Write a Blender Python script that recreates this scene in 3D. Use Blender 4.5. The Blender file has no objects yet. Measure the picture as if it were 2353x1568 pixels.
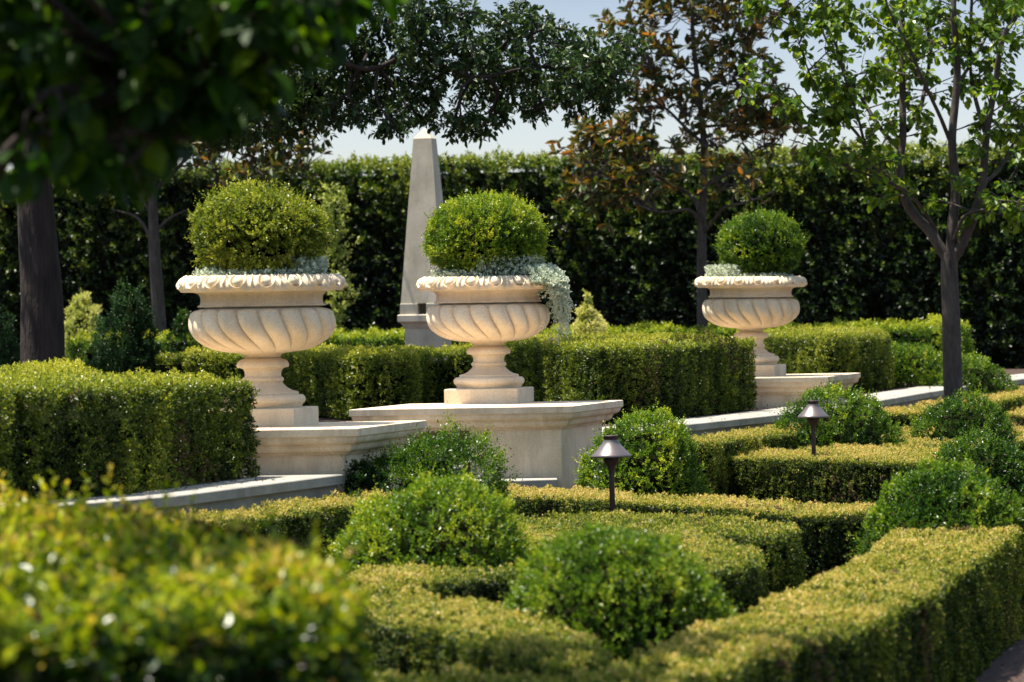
import bpy, math, random
import numpy as np
from mathutils import Vector, Matrix
random.seed(7); RNG = np.random.default_rng(7)
R = math.radians
C = bpy.context.scene.collection
scn = bpy.context.scene

# ------------------------------------------------------------------ camera
CAMZ = 1.63
FPX = 8824.0                       # focal length in pixels of a 2353 px wide picture
PITCH, ROLL = R(0.573), R(1.0)
fw = Vector((0, math.cos(PITCH), -math.sin(PITCH)))
up0 = Vector((0, math.sin(PITCH), math.cos(PITCH)))
rt0 = Vector((1, 0, 0))
rt = rt0*math.cos(ROLL) - up0*math.sin(ROLL)
up = rt0*math.sin(ROLL) + up0*math.cos(ROLL)
cam = bpy.data.cameras.new('camera'); camo = bpy.data.objects.new('camera', cam); C.objects.link(camo)
camo.matrix_world = Matrix(((rt.x, up.x, -fw.x, 0), (rt.y, up.y, -fw.y, 0), (rt.z, up.z, -fw.z, CAMZ), (0, 0, 0, 1)))
cam.sensor_width = 36; cam.lens = 135; cam.clip_start = 0.1; cam.clip_end = 3000
cam.dof.use_dof = True; cam.dof.focus_distance = 25.0; cam.dof.aperture_fstop = 5.0
scn.camera = camo

# ------------------------------------------------------------------ world, sun
SUN_EL, SUN_AZ = R(72), R(-84)        # azimuth measured from +Y (view direction) towards +X
w = bpy.data.worlds.new('World'); scn.world = w; w.use_nodes = True
nt = w.node_tree; bg = nt.nodes['Background']
sky = nt.nodes.new('ShaderNodeTexSky'); sky.sky_type = 'NISHITA'; sky.sun_disc = False
sky.sun_elevation = SUN_EL; sky.sun_rotation = SUN_AZ
sky.air_density = 1.0; sky.dust_density = 0.6; sky.ozone_density = 2.5
# the low band of the sky, far from the high sun, is dimmer and slightly violet
wtc = nt.nodes.new('ShaderNodeTexCoord'); wsep = nt.nodes.new('ShaderNodeSeparateXYZ'); nt.links.new(wtc.outputs['Generated'], wsep.inputs[0])
wr = nt.nodes.new('ShaderNodeValToRGB'); nt.links.new(wsep.outputs['Z'], wr.inputs[0])
we = wr.color_ramp.elements; we[0].position = 0.0; we[0].color = (.45, .43, .47, 1); we[1].position = .45; we[1].color = (1.0, .88, .70, 1)
e_ = we.new(.045); e_.color = (.39, .375, .42, 1)
e_ = we.new(.095); e_.color = (.27, .25, .29, 1)
e_ = we.new(.20); e_.color = (.45, .43, .42, 1)
wm = nt.nodes.new('ShaderNodeMix'); wm.data_type = 'RGBA'; wm.blend_type = 'MULTIPLY'; wm.inputs[0].default_value = 1
nt.links.new(sky.outputs[0], wm.inputs[6]); nt.links.new(wr.outputs[0], wm.inputs[7])
nt.links.new(wm.outputs[2], bg.inputs[0]); bg.inputs[1].default_value = 0.15
sl = bpy.data.lights.new('sun', 'SUN'); sl.energy = 4.7; sl.angle = R(0.53); sl.color = (1, .94, .83)
so = bpy.data.objects.new('sun', sl); C.objects.link(so)
sd = Vector((math.sin(SUN_AZ)*math.cos(SUN_EL), math.cos(SUN_AZ)*math.cos(SUN_EL), math.sin(SUN_EL)))
so.rotation_euler = sd.to_track_quat('Z', 'Y').to_euler(); so.location = sd*50
vs = scn.view_settings; vs.view_transform = 'Standard'; vs.look = 'None'; vs.gamma = 1; vs.exposure = 1.36
scn.cycles.max_bounces = 8; scn.cycles.diffuse_bounces = 4; scn.cycles.glossy_bounces = 2
scn.cycles.transmission_bounces = 4; scn.cycles.sample_clamp_indirect = 4

# ------------------------------------------------------------------ picture point -> place
def ray(X, Y):
    return (fw + rt*((X-1176.5)/FPX) + up*(-(Y-784)/FPX))
def B(X, Y, z):                      # point of the horizontal plane z seen at X, Y
    d = ray(X, Y); t = (z-CAMZ)/d.z; return Vector((d.x*t, d.y*t, z))
def P(X, Y, dist):                   # point at that distance seen at X, Y
    d = ray(X, Y); t = dist/d.y; return Vector((d.x*t, dist, CAMZ+d.z*t))
def poly(pts, z): return [tuple(B(x, y, z).xy) for x, y in pts]

# ------------------------------------------------------------------ objects
def empty(name, loc=(0, 0, 0), rz=0):
    o = bpy.data.objects.new(name, None); C.objects.link(o); o.location = loc; o.rotation_euler = (0, 0, rz)
    o.empty_display_size = .1; return o
def tag(o, label, cat, group=None, kind=None):
    if label: o['label'] = label
    if cat: o['category'] = cat
    if group: o['group'] = group
    if kind: o['kind'] = kind
    return o
def meshobj(name, v, f, mats, parent=None, smooth=False, tint=None, midx=None, loc=None):
    """v Nx3 array, f MxK array (constant K) or list of faces"""
    me = bpy.data.meshes.new(name)
    if isinstance(f, np.ndarray):
        n, k = f.shape
        me.vertices.add(len(v)); me.vertices.foreach_set('co', np.asarray(v, np.float32).ravel())
        me.loops.add(n*k); me.loops.foreach_set('vertex_index', f.astype(np.int32).ravel())
        me.polygons.add(n); me.polygons.foreach_set('loop_start', np.arange(0, n*k, k, dtype=np.int32))
        try: me.polygons.foreach_set('loop_total', np.full(n, k, np.int32))
        except Exception: pass
        me.update(calc_edges=True)
    else:
        me.from_pydata([tuple(map(float, p)) for p in v], [], f)
    if tint is not None:
        a = me.attributes.new('tint', 'FLOAT', 'POINT'); a.data.foreach_set('value', np.asarray(tint, np.float32))
    for m in (mats if isinstance(mats, (list, tuple)) else [mats]): me.materials.append(m)
    if midx is not None: me.polygons.foreach_set('material_index', np.asarray(midx, np.int32))
    me.polygons.foreach_set('use_smooth', np.full(len(me.polygons), bool(smooth)))
    o = bpy.data.objects.new(name, me); C.objects.link(o)
    if loc is not None: o.location = loc
    if parent is not None: o.parent = parent
    return o
def copy_tree(o, parent=None):
    c = o.copy(); C.objects.link(c)
    if parent is not None: c.parent = parent
    for ch in list(o.children): copy_tree(ch, c)
    return c

# ------------------------------------------------------------------ noise
_nk = np.random.default_rng(3)
def make_noise(n=14):
    d = _nk.normal(size=(n, 3)); d /= np.linalg.norm(d, axis=1)[:, None]
    k = _nk.uniform(.6, 1.6, n)
    return d*k[:, None], _nk.uniform(0, 6.28, n)
_N1 = make_noise(); _N2 = make_noise()
def noise(p, freq, which=0, zs=1.0):
    d, ph = (_N1, _N2)[which]
    q = np.asarray(p)*freq*6.283; q = q*np.array([1, 1, zs])
    return np.sin(q@d.T + ph).sum(1)/math.sqrt(len(ph)*.5)      # about N(0,1)

# ------------------------------------------------------------------ materials
def newmat(name):
    m = bpy.data.materials.new(name); m.use_nodes = True
    n = m.node_tree; b = n.nodes['Principled BSDF']; return m, n, b
def ramp(n, stops, interp='LINEAR'):
    r = n.nodes.new('ShaderNodeValToRGB'); r.color_ramp.interpolation = interp
    e = r.color_ramp.elements
    while len(e) < len(stops): e.new(.5)
    for i, (p, c) in enumerate(stops): e[i].position = p; e[i].color = (*c, 1)
    return r
def leafmat(name, stops, rough=.42, trans=.35, spec=.5, tcol=(1.25, 1.25, .55)):
    m, n, b = newmat(name)
    a = n.nodes.new('ShaderNodeAttribute'); a.attribute_name = 'tint'
    r = ramp(n, stops); n.links.new(a.outputs['Fac'], r.inputs[0])
    n.links.new(r.outputs[0], b.inputs['Base Color'])
    b.inputs['Roughness'].default_value = rough; b.inputs['Specular IOR Level'].default_value = spec
    t = n.nodes.new('ShaderNodeBsdfTranslucent')
    mu = n.nodes.new('ShaderNodeMix'); mu.data_type = 'RGBA'; mu.blend_type = 'MULTIPLY'; mu.inputs[0].default_value = 1
    n.links.new(r.outputs[0], mu.inputs[6]); mu.inputs[7].default_value = (*tcol, 1)
    n.links.new(mu.outputs[2], t.inputs[0])
    mx = n.nodes.new('ShaderNodeMixShader'); mx.inputs[0].default_value = trans
    n.links.new(b.outputs[0], mx.inputs[1]); n.links.new(t.outputs[0], mx.inputs[2])
    n.links.new(mx.outputs[0], n.nodes['Material Output'].inputs[0])
    return m
def noisemat(name, stops, scale=8, rough=.85, bump=.3, bscale=60, detail=6, stretch=(1, 1, 1), spec=.3, bdist=.01):
    m, n, b = newmat(name)
    tc = n.nodes.new('ShaderNodeTexCoord'); mp = n.nodes.new('ShaderNodeMapping'); mp.inputs['Scale'].default_value = stretch
    n.links.new(tc.outputs['Object'], mp.inputs[0])
    t = n.nodes.new('ShaderNodeTexNoise'); t.inputs['Scale'].default_value = scale; t.inputs['Detail'].default_value = detail
    t.inputs['Roughness'].default_value = .65
    n.links.new(mp.outputs[0], t.inputs[0])
    r = ramp(n, stops); n.links.new(t.outputs[0], r.inputs[0]); n.links.new(r.outputs[0], b.inputs['Base Color'])
    t2 = n.nodes.new('ShaderNodeTexNoise'); t2.inputs['Scale'].default_value = bscale; t2.inputs['Detail'].default_value = 5
    n.links.new(mp.outputs[0], t2.inputs[0])
    bp = n.nodes.new('ShaderNodeBump'); bp.inputs['Strength'].default_value = bump; bp.inputs['Distance'].default_value = bdist
    n.links.new(t2.outputs[0], bp.inputs['Height']); n.links.new(bp.outputs[0], b.inputs['Normal'])
    b.inputs['Roughness'].default_value = rough; b.inputs['Specular IOR Level'].default_value = spec
    return m
def stonemat(name, dark, mid, light, stain=(.30, .27, .20), stain_amt=.5, grain=.5):
    m, n, b = newmat(name)
    tc0 = n.nodes.new('ShaderNodeTexCoord'); oi = n.nodes.new('ShaderNodeObjectInfo'); sc_ = n.nodes.new('ShaderNodeMath'); sc_.operation = 'MULTIPLY'; sc_.inputs[1].default_value = 40
    n.links.new(oi.outputs['Random'], sc_.inputs[0]); tc = n.nodes.new('ShaderNodeVectorMath'); tc.operation = 'ADD'
    n.links.new(tc0.outputs['Object'], tc.inputs[0]); n.links.new(sc_.outputs[0], tc.inputs[1])
    t = n.nodes.new('ShaderNodeTexNoise'); t.inputs['Scale'].default_value = 4.5; t.inputs['Detail'].default_value = 7; t.inputs['Roughness'].default_value = .6
    n.links.new(tc.outputs[0], t.inputs[0])
    r = ramp(n, [(.3, dark), (.5, mid), (.7, light)]); n.links.new(t.outputs[0], r.inputs[0])
    # fine grain of the cast stone
    g = n.nodes.new('ShaderNodeTexNoise'); g.inputs['Scale'].default_value = 170; g.inputs['Detail'].default_value = 3
    n.links.new(tc.outputs[0], g.inputs[0])
    gr = ramp(n, [(.36, (.62, .60, .57)), (.55, (1, 1, 1)), (.75, (1.0, 1.0, 1.0))]); n.links.new(g.outputs[0], gr.inputs[0])
    mu = n.nodes.new('ShaderNodeMix'); mu.data_type = 'RGBA'; mu.blend_type = 'MULTIPLY'; mu.inputs[0].default_value = grain
    n.links.new(r.outputs[0], mu.inputs[6]); n.links.new(gr.outputs[0], mu.inputs[7])
    # weather stains
    mp = n.nodes.new('ShaderNodeMapping'); mp.inputs['Scale'].default_value = (7, 7, 1.6); n.links.new(tc.outputs[0], mp.inputs[0])
    s = n.nodes.new('ShaderNodeTexNoise'); s.inputs['Scale'].default_value = 1.0; s.inputs['Detail'].default_value = 8; s.inputs['Roughness'].default_value = .7
    n.links.new(mp.outputs[0], s.inputs[0])
    sr = ramp(n, [(.48, (0, 0, 0)), (.72, (stain_amt,)*3)]); n.links.new(s.outputs[0], sr.inputs[0])
    m2 = n.nodes.new('ShaderNodeMix'); m2.data_type = 'RGBA'; n.links.new(sr.outputs[0], m2.inputs[0])
    n.links.new(mu.outputs[2], m2.inputs[6]); m2.inputs[7].default_value = (*stain, 1)
    n.links.new(m2.outputs[2], b.inputs['Base Color'])
    bp = n.nodes.new('ShaderNodeBump'); bp.inputs['Strength'].default_value = .35; bp.inputs['Distance'].default_value = .002
    n.links.new(g.outputs[0], bp.inputs['Height']); n.links.new(bp.outputs[0], b.inputs['Normal'])
    b.inputs['Roughness'].default_value = .88; b.inputs['Specular IOR Level'].default_value = .25
    return m
M = {}
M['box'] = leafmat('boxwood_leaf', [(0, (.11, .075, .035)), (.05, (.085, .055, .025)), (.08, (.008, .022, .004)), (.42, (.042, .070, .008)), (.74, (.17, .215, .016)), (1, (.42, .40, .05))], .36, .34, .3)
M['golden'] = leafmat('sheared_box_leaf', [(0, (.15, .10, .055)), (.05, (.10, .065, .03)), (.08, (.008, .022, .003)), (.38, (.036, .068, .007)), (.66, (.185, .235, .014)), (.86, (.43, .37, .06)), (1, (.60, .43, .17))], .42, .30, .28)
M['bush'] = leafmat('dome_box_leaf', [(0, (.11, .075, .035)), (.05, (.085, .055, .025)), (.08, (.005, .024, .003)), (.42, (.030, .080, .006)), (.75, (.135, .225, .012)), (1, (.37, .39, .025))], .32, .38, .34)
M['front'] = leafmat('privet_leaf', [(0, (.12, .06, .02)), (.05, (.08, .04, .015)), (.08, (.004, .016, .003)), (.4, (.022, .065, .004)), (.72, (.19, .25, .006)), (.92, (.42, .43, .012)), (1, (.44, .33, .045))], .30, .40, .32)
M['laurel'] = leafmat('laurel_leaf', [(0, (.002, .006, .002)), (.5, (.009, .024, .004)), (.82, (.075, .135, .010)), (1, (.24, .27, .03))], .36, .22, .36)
M['oak'] = leafmat('evergreen_oak_leaf', [(0, (.012, .030, .008)), (.6, (.036, .075, .018)), (1, (.11, .16, .03))], .40, .26, .30, tcol=(1, 1, .5))
M['pear'] = leafmat('pear_leaf', [(0, (.022, .055, .006)), (.5, (.075, .145, .010)), (1, (.30, .37, .020))], .34, .46, .35)
M['pear_dark'] = leafmat('overhead_leaf', [(0, (.005, .020, .002)), (.6, (.021, .062, .003)), (1, (.13, .23, .006))], .45, .5, .18)
M['magnolia'] = leafmat('magnolia_leaf', [(0, (.020, .048, .014)), (.40, (.055, .095, .022)), (.55, (.125, .115, .030)), (.88, (.19, .135, .045)), (1, (.38, .17, .03))], .36, .32, .42, tcol=(1.2, 1.0, .3))
M['silver'] = leafmat('silver_leaf', [(0, (.26, .32, .21)), (.6, (.54, .59, .44)), (1, (.78, .80, .64))], .55, .2, tcol=(1, 1, .9))
M['variegated'] = leafmat('variegated_leaf', [(0, (.12, .19, .02)), (.5, (.42, .44, .10)), (1, (.72, .66, .30))], .45, .3)
M['darkconifer'] = leafmat('dark_topiary_leaf', [(0, (.004, .016, .005)), (.6, (.012, .042, .008)), (1, (.05, .11, .02))], .45, .2, .2)
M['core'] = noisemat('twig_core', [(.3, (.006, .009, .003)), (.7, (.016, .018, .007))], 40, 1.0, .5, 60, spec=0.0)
M['stone'] = stonemat('urn_stone', (.66, .52, .355), (.75, .605, .425), (.81, .675, .50), (.40, .345, .25), .6)
M['slab'] = stonemat('pedestal_stone', (.66, .50, .33), (.78, .61, .42), (.84, .68, .495), (.34, .27, .17), .7)
M['coping'] = stonemat('coping_stone', (.22, .205, .175), (.30, .28, .24), (.37, .345, .295), (.30, .29, .26), .5)
M['obelisk'] = stonemat('obelisk_stone', (.42, .37, .28), (.51, .455, .355), (.59, .535, .43), (.26, .235, .18), .65)
M['bark'] = noisemat('dark_bark', [(.3, (.010, .007, .006)), (.7, (.042, .030, .024))], 14, .9, 1.0, 40, stretch=(1, 1, .22), bdist=.02)
M['barkgrey'] = noisemat('grey_bark', [(.3, (.030, .023, .020)), (.7, (.095, .075, .064))], 18, .85, .6, 60, stretch=(1, 1, .35))
M['mulch'] = noisemat('mulch', [(.3, (.020, .012, .009)), (.55, (.07, .042, .032)), (.75, (.15, .10, .075))], 45, .95, 1.0, 90, bdist=.02)
M['soil'] = noisemat('potting_soil', [(.3, (.015, .01, .008)), (.7, (.05, .035, .025))], 60, .95, 1.0, 90)
m, n, b = newmat('bronze'); b.inputs['Base Color'].default_value = (.060, .038, .036, 1); b.inputs['Metallic'].default_value = .35; b.inputs['Roughness'].default_value = .5; M['bronze'] = m
m, n, b = newmat('bronze_shade'); b.inputs['Base Color'].default_value = (.15, .125, .12, 1); b.inputs['Metallic'].default_value = .55; b.inputs['Roughness'].default_value = .36; M['shade'] = m
M['chips'] = leafmat('dry_litter', [(0, (.03, .016, .010)), (.6, (.10, .06, .04)), (1, (.24, .17, .12))], .9, .0)

# ------------------------------------------------------------------ leaves
def unit(a): return a/np.maximum(np.linalg.norm(a, axis=1), 1e-9)[:, None]
class Leaves:
    def __init__(s): s.v = []; s.t = []
    def add(s, base, d, nrm, ln, wd, tint, fold=.18, curl=.12):
        """each leaf: base, left, tip, right - two triangles folded on the midrib"""
        d = unit(d); sd_ = unit(np.cross(d, nrm)); nn = np.cross(sd_, d)
        ln = np.asarray(ln).reshape(-1, 1)*np.ones((len(base), 1)); wd = np.asarray(wd).reshape(-1, 1)*np.ones((len(base), 1))
        mid = base + d*ln*.48
        l = mid + sd_*wd*.5 + nn*wd*fold; r = mid - sd_*wd*.5 + nn*wd*fold
        tip = base + d*ln - nn*ln*curl
        s.v.append(np.stack([base, l, tip, r], 1)); s.t.append(np.repeat(np.asarray(tint), 4))
    def add6(s, base, d, nrm, ln, wd, tint, fold=.14, curl=.15):
        """rounder leaf: base, l1, l2, tip, r2, r1 (stored as two quads sharing the midrib)"""
        d = unit(d); sd_ = unit(np.cross(d, nrm)); nn = np.cross(sd_, d)
        ln = np.asarray(ln).reshape(-1, 1)*np.ones((len(base), 1)); wd = np.asarray(wd).reshape(-1, 1)*np.ones((len(base), 1))
        a = base + d*ln*.28; c = base + d*ln*.68 - nn*ln*curl*.4
        l1 = a + sd_*wd*.44 + nn*wd*fold; r1 = a - sd_*wd*.44 + nn*wd*fold
        l2 = c + sd_*wd*.42 + nn*wd*fold; r2 = c - sd_*wd*.42 + nn*wd*fold
        tip = base + d*ln - nn*ln*curl
        s.six = getattr(s, 'six', []); s.six.append(np.stack([base, l1, l2, tip, r2, r1], 1))
        s.t6 = getattr(s, 't6', []); s.t6.append(np.repeat(np.asarray(tint), 6))
    def arrays(s):
        V = []; F = []; T = []; k = 0
        if s.v:
            v = np.concatenate(s.v).reshape(-1, 3); n = len(v)//4; i = np.arange(n)[:, None]*4
            F.append(np.concatenate([i+np.array([[0, 2, 1]]), i+np.array([[0, 3, 2]])])); V.append(v); T.append(np.concatenate(s.t)); k = len(v)
        if getattr(s, 'six', None):
            v = np.concatenate(s.six).reshape(-1, 3); n = len(v)//6; i = np.arange(n)[:, None]*6+k
            tri = [[0, 3, 2], [0, 2, 1], [0, 5, 4], [0, 4, 3]]
            F.append(np.concatenate([i+np.array([t]) for t in tri])); V.append(v); T.append(np.concatenate(s.t6))
        return np.concatenate(V), np.concatenate(F), np.concatenate(T)
    def count(s): return sum(len(a) for a in s.v)+sum(len(a) for a in getattr(s, 'six', []))
TOTAL = [0]
def sprigs(L, p, d, length, nleaf, lsize, tint, lw=.55, spread=1.0, six=False, jit=.25, tj=.10, tipgain=.12, dead=.02):
    """shoots from p along d, leaves set round them"""
    n = len(p); d = unit(d); length = np.asarray(length)*np.ones(n)
    r1 = unit(np.cross(d, RNG.normal(size=(n, 3)))); r2 = np.cross(d, r1)
    for k in range(nleaf):
        f = (k+.5)/nleaf
        a = k*2.4 + RNG.uniform(-.5, .5, n)
        rad = r1*np.cos(a)[:, None] + r2*np.sin(a)[:, None]
        ang = spread*(1.05-.6*f)
        dd = d*math.cos(ang) + rad*math.sin(ang) + RNG.normal(size=(n, 3))*jit
        nn = d*1.0 - rad*.35 + RNG.normal(size=(n, 3))*jit*1.5
        b = p + d*(length*f)[:, None]
        sz = lsize*RNG.uniform(.7, 1.15, n)*(1 if f < .8 else .75)
        t = np.clip(tint + RNG.normal(size=n)*tj + tipgain*(f-.5), .08, 1); t[(RNG.random(n) < dead) | (np.asarray(tint)*np.ones(n) < -.2)] = .02
        (L.add6 if six else L.add)(b, dd, nn, sz, sz*lw, t)
    TOTAL[0] += n*nleaf

# ------------------------------------------------------------------ plan polygons
def area2(pl): return sum(pl[i][0]*pl[(i+1) % len(pl)][1]-pl[(i+1) % len(pl)][0]*pl[i][1] for i in range(len(pl)))
def ccw(pl): return pl if area2(pl) > 0 else pl[::-1]
def inset(pl, d):
    n = len(pl); out = []
    for i in range(n):
        a, b, c = Vector(pl[i-1]), Vector(pl[i]), Vector(pl[(i+1) % n])
        e1 = (b-a).normalized(); e2 = (c-b).normalized()
        n1 = Vector((-e1.y, e1.x)); n2 = Vector((-e2.y, e2.x))
        k = n1+n2; k = k/max(k.length_squared/2, .35)
        out.append(tuple(b+k*d))
    return out
def inside(px, py, pl):
    c = np.zeros(len(px), bool); n = len(pl)
    for i in range(n):
        x1, y1 = pl[i]; x2, y2 = pl[(i+1) % n]
        if y1 == y2: continue
        c ^= ((y1 > py) != (y2 > py)) & (px < (x2-x1)*(py-y1)/(y2-y1)+x1)
    return c
def edge_dist(px, py, pl):
    m_ = np.full(len(px), 1e9)
    for i in range(len(pl)):
        x1, y1 = pl[i]; x2, y2 = pl[(i+1) % len(pl)]
        ex, ey = x2-x1, y2-y1; L2 = ex*ex+ey*ey+1e-12
        t = np.clip(((px-x1)*ex+(py-y1)*ey)/L2, 0, 1)
        m_ = np.minimum(m_, np.hypot(px-x1-ex*t, py-y1-ey*t))
    return m_
def smooth_poly(pl, rad=.12):
    out = []
    for i in range(len(pl)):
        a, b, c = Vector(pl[i-1]), Vector(pl[i]), Vector(pl[(i+1) % len(pl)])
        r1 = min(rad, (a-b).length*.4); r2 = min(rad, (c-b).length*.4)
        p1 = b+(a-b).normalized()*r1; p2 = b+(c-b).normalized()*r2
        for t in (0, .33, .67, 1): out.append(tuple(p1*(1-t)**2+b*2*t*(1-t)+p2*t*t))
    return out
def prism(pl, z0, z1):
    n = len(pl)
    v = [(x, y, z0) for x, y in pl]+[(x, y, z1) for x, y in pl]
    f = [tuple(range(n-1, -1, -1)), tuple(range(n, 2*n))]+[(i, (i+1) % n, n+(i+1) % n, n+i) for i in range(n)]
    return v, f

def build_leafy(name, L, core_v, core_f, leafm, label, cat, group=None, kind=None, coremat='core', parent=None):
    """leaves and the dark twiggy inside as one mesh"""
    lv, lf, lt = L.arrays()
    cf = []
    for f in core_f:
        for i in range(1, len(f)-1): cf.append((f[0], f[i], f[i+1]))
    if len(core_f):
        v = np.concatenate([lv, np.asarray(core_v, float)]); f = np.concatenate([lf, np.asarray(cf)+len(lv)])
        t = np.concatenate([lt, np.zeros(len(core_v))]); mi = np.concatenate([np.zeros(len(lf)), np.ones(len(cf))])
    else: v, f, t, mi = lv, lf, lt, np.zeros(len(lf))
    ctr = np.array([v[:, 0].mean(), v[:, 1].mean(), v[:, 2].min()])
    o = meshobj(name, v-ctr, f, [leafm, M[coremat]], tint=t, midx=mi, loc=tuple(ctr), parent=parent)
    if label: tag(o, label, cat, group, kind)
    return o

def tri_fan_top(pl, z):      # ngon triangulation through bmesh-less ear clipping by mathutils
    from mathutils.geometry import tessellate_polygon
    return tessellate_polygon([[Vector((x, y, 0)) for x, y in pl]])

def hedge(name, pl, z0, z1, leafm, label, cat='hedge', group=None, sp=.026, ls=.019, top_t=.85, side_t=.42, rnd=.05,
          wav=.022, slen=.034, nl=6, gap=.36, back=.45, shoots=0, six=False, zs=.35, top_noise=.16, grad=0.0, topdens=1.0, dir_out=1.0, lift=None, tj=.15, coretop=None):
    pl = ccw(pl); pl = smooth_poly(pl, .10)
    L = Leaves()
    P_, N_, T_ = [], [], []
    h = z1-z0
    for i in range(len(pl)):
        x1, y1 = pl[i]; x2, y2 = pl[(i+1) % len(pl)]; ln = math.hypot(x2-x1, y2-y1)
        if ln < 1e-5: continue
        nx, ny = (y2-y1)/ln, -(x2-x1)/ln
        mx, my = (x1+x2)/2, (y1+y2)/2
        facing = -(nx*mx+ny*my)/math.hypot(mx, my)
        dens = 1.0 if facing > -.1 else back
        k = RNG.poisson(ln*h/sp**2*dens*1.45)
        if k == 0: continue
        u = RNG.random(k); z = z0+h*RNG.random(k)
        p = np.stack([x1+(x2-x1)*u, y1+(y2-y1)*u, z], 1); nn = np.tile([nx, ny, 0.0], (k, 1))
        e = np.clip((z-(z1-rnd))/rnd, 0, 1)               # rounding to the top
        off = rnd*(1-np.sqrt(np.clip(1-e*e, 0, 1)))
        p -= nn*off[:, None]; nn = unit(nn*(1-e*.75)[:, None]+np.array([0, 0, 1])*(e*.9)[:, None])
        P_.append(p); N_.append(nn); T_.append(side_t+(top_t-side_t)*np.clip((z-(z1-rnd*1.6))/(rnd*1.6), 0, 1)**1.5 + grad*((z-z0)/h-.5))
    xs = [a for a, _ in pl]; ys = [b for _, b in pl]
    A = (max(xs)-min(xs))*(max(ys)-min(ys)); k = int(A/sp**2*topdens)
    px = RNG.uniform(min(xs), max(xs), k); py = RNG.uniform(min(ys), max(ys), k); ok = inside(px, py, pl); px, py = px[ok], py[ok]
    ed = edge_dist(px, py, pl); e = np.clip(1-ed/rnd, 0, 1)
    pz = z1-rnd*(1-np.sqrt(np.clip(1-e*e, 0, 1)))*.6
    P_.append(np.stack([px, py, pz], 1)); N_.append(np.tile([0, 0, 1.0], (len(px), 1))); T_.append(np.full(len(px), top_t))
    p = np.concatenate(P_); nn = np.concatenate(N_); t = np.concatenate(T_)
    w1 = noise(p, 1.1, 0, zs); w2 = noise(p, 4.5, 1, zs)
    keep = RNG.random(len(p)) > gap*np.clip(.5+w2*.6, 0, 1)
    p, nn, t, w1, w2 = p[keep], nn[keep], t[keep], w1[keep], w2[keep]
    fine = noise(p, 14, 0, .6)
    p = p + nn*(wav*w1*.6+wav*w2*.6+.008*fine - slen*.7)[:, None]
    t = t + top_noise*(.5*w1+.55*w2)+.05*fine
    w3 = noise(p, .9, 1, .8)+.8*noise(p, 2.7, 0, .6); t = np.where((w3 > 2.05) & (RNG.random(len(p)) < .45), -.6, t)      # browned patches
    d = nn*dir_out + np.array([0, 0, .45]) + RNG.normal(size=p.shape)*.38
    ln_ = slen*RNG.uniform(.7, 1.3, len(p))
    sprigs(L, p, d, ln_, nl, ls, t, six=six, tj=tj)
    t = np.where(t < -.2, .3, t)
    kk = (RNG.random(len(p)) < .75) & (nn[:, 2] < .95); q = p[kk]-nn[kk]*(slen*.9)       # darker, larger leaves further in
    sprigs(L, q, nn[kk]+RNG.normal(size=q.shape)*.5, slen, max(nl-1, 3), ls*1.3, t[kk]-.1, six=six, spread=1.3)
    if shoots:
        k = RNG.choice(len(p), int(len(p)*shoots)); q = p[k]
        q = q[q[:, 2] > z0+h*.6] if len(q) else q
        dd = np.array([0, 0, 1.0])+RNG.normal(size=q.shape)*.25
        sprigs(L, q, dd, slen*RNG.uniform(1.6, 3.2, len(q)), nl+2, ls, np.clip(.8+RNG.normal(size=len(q))*.15, 0, 1), six=six)
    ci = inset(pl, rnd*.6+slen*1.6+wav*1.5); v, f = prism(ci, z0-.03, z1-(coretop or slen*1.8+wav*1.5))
    tt = tri_fan_top(ci, z1); nq = len(ci)
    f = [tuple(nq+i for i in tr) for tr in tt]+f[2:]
    if lift:
        def up_(a):
            a = np.array(a, float); a[..., 2] = z0+(a[..., 2]-z0)*(1+lift(a[..., 0], a[..., 1])/h); return a
        L.v = [up_(a) for a in L.v]; v = up_(v)
        if getattr(L, 'six', None): L.six = [up_(a) for a in L.six]
    return build_leafy(name, L, v, f, leafm, label, cat, group)

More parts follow.
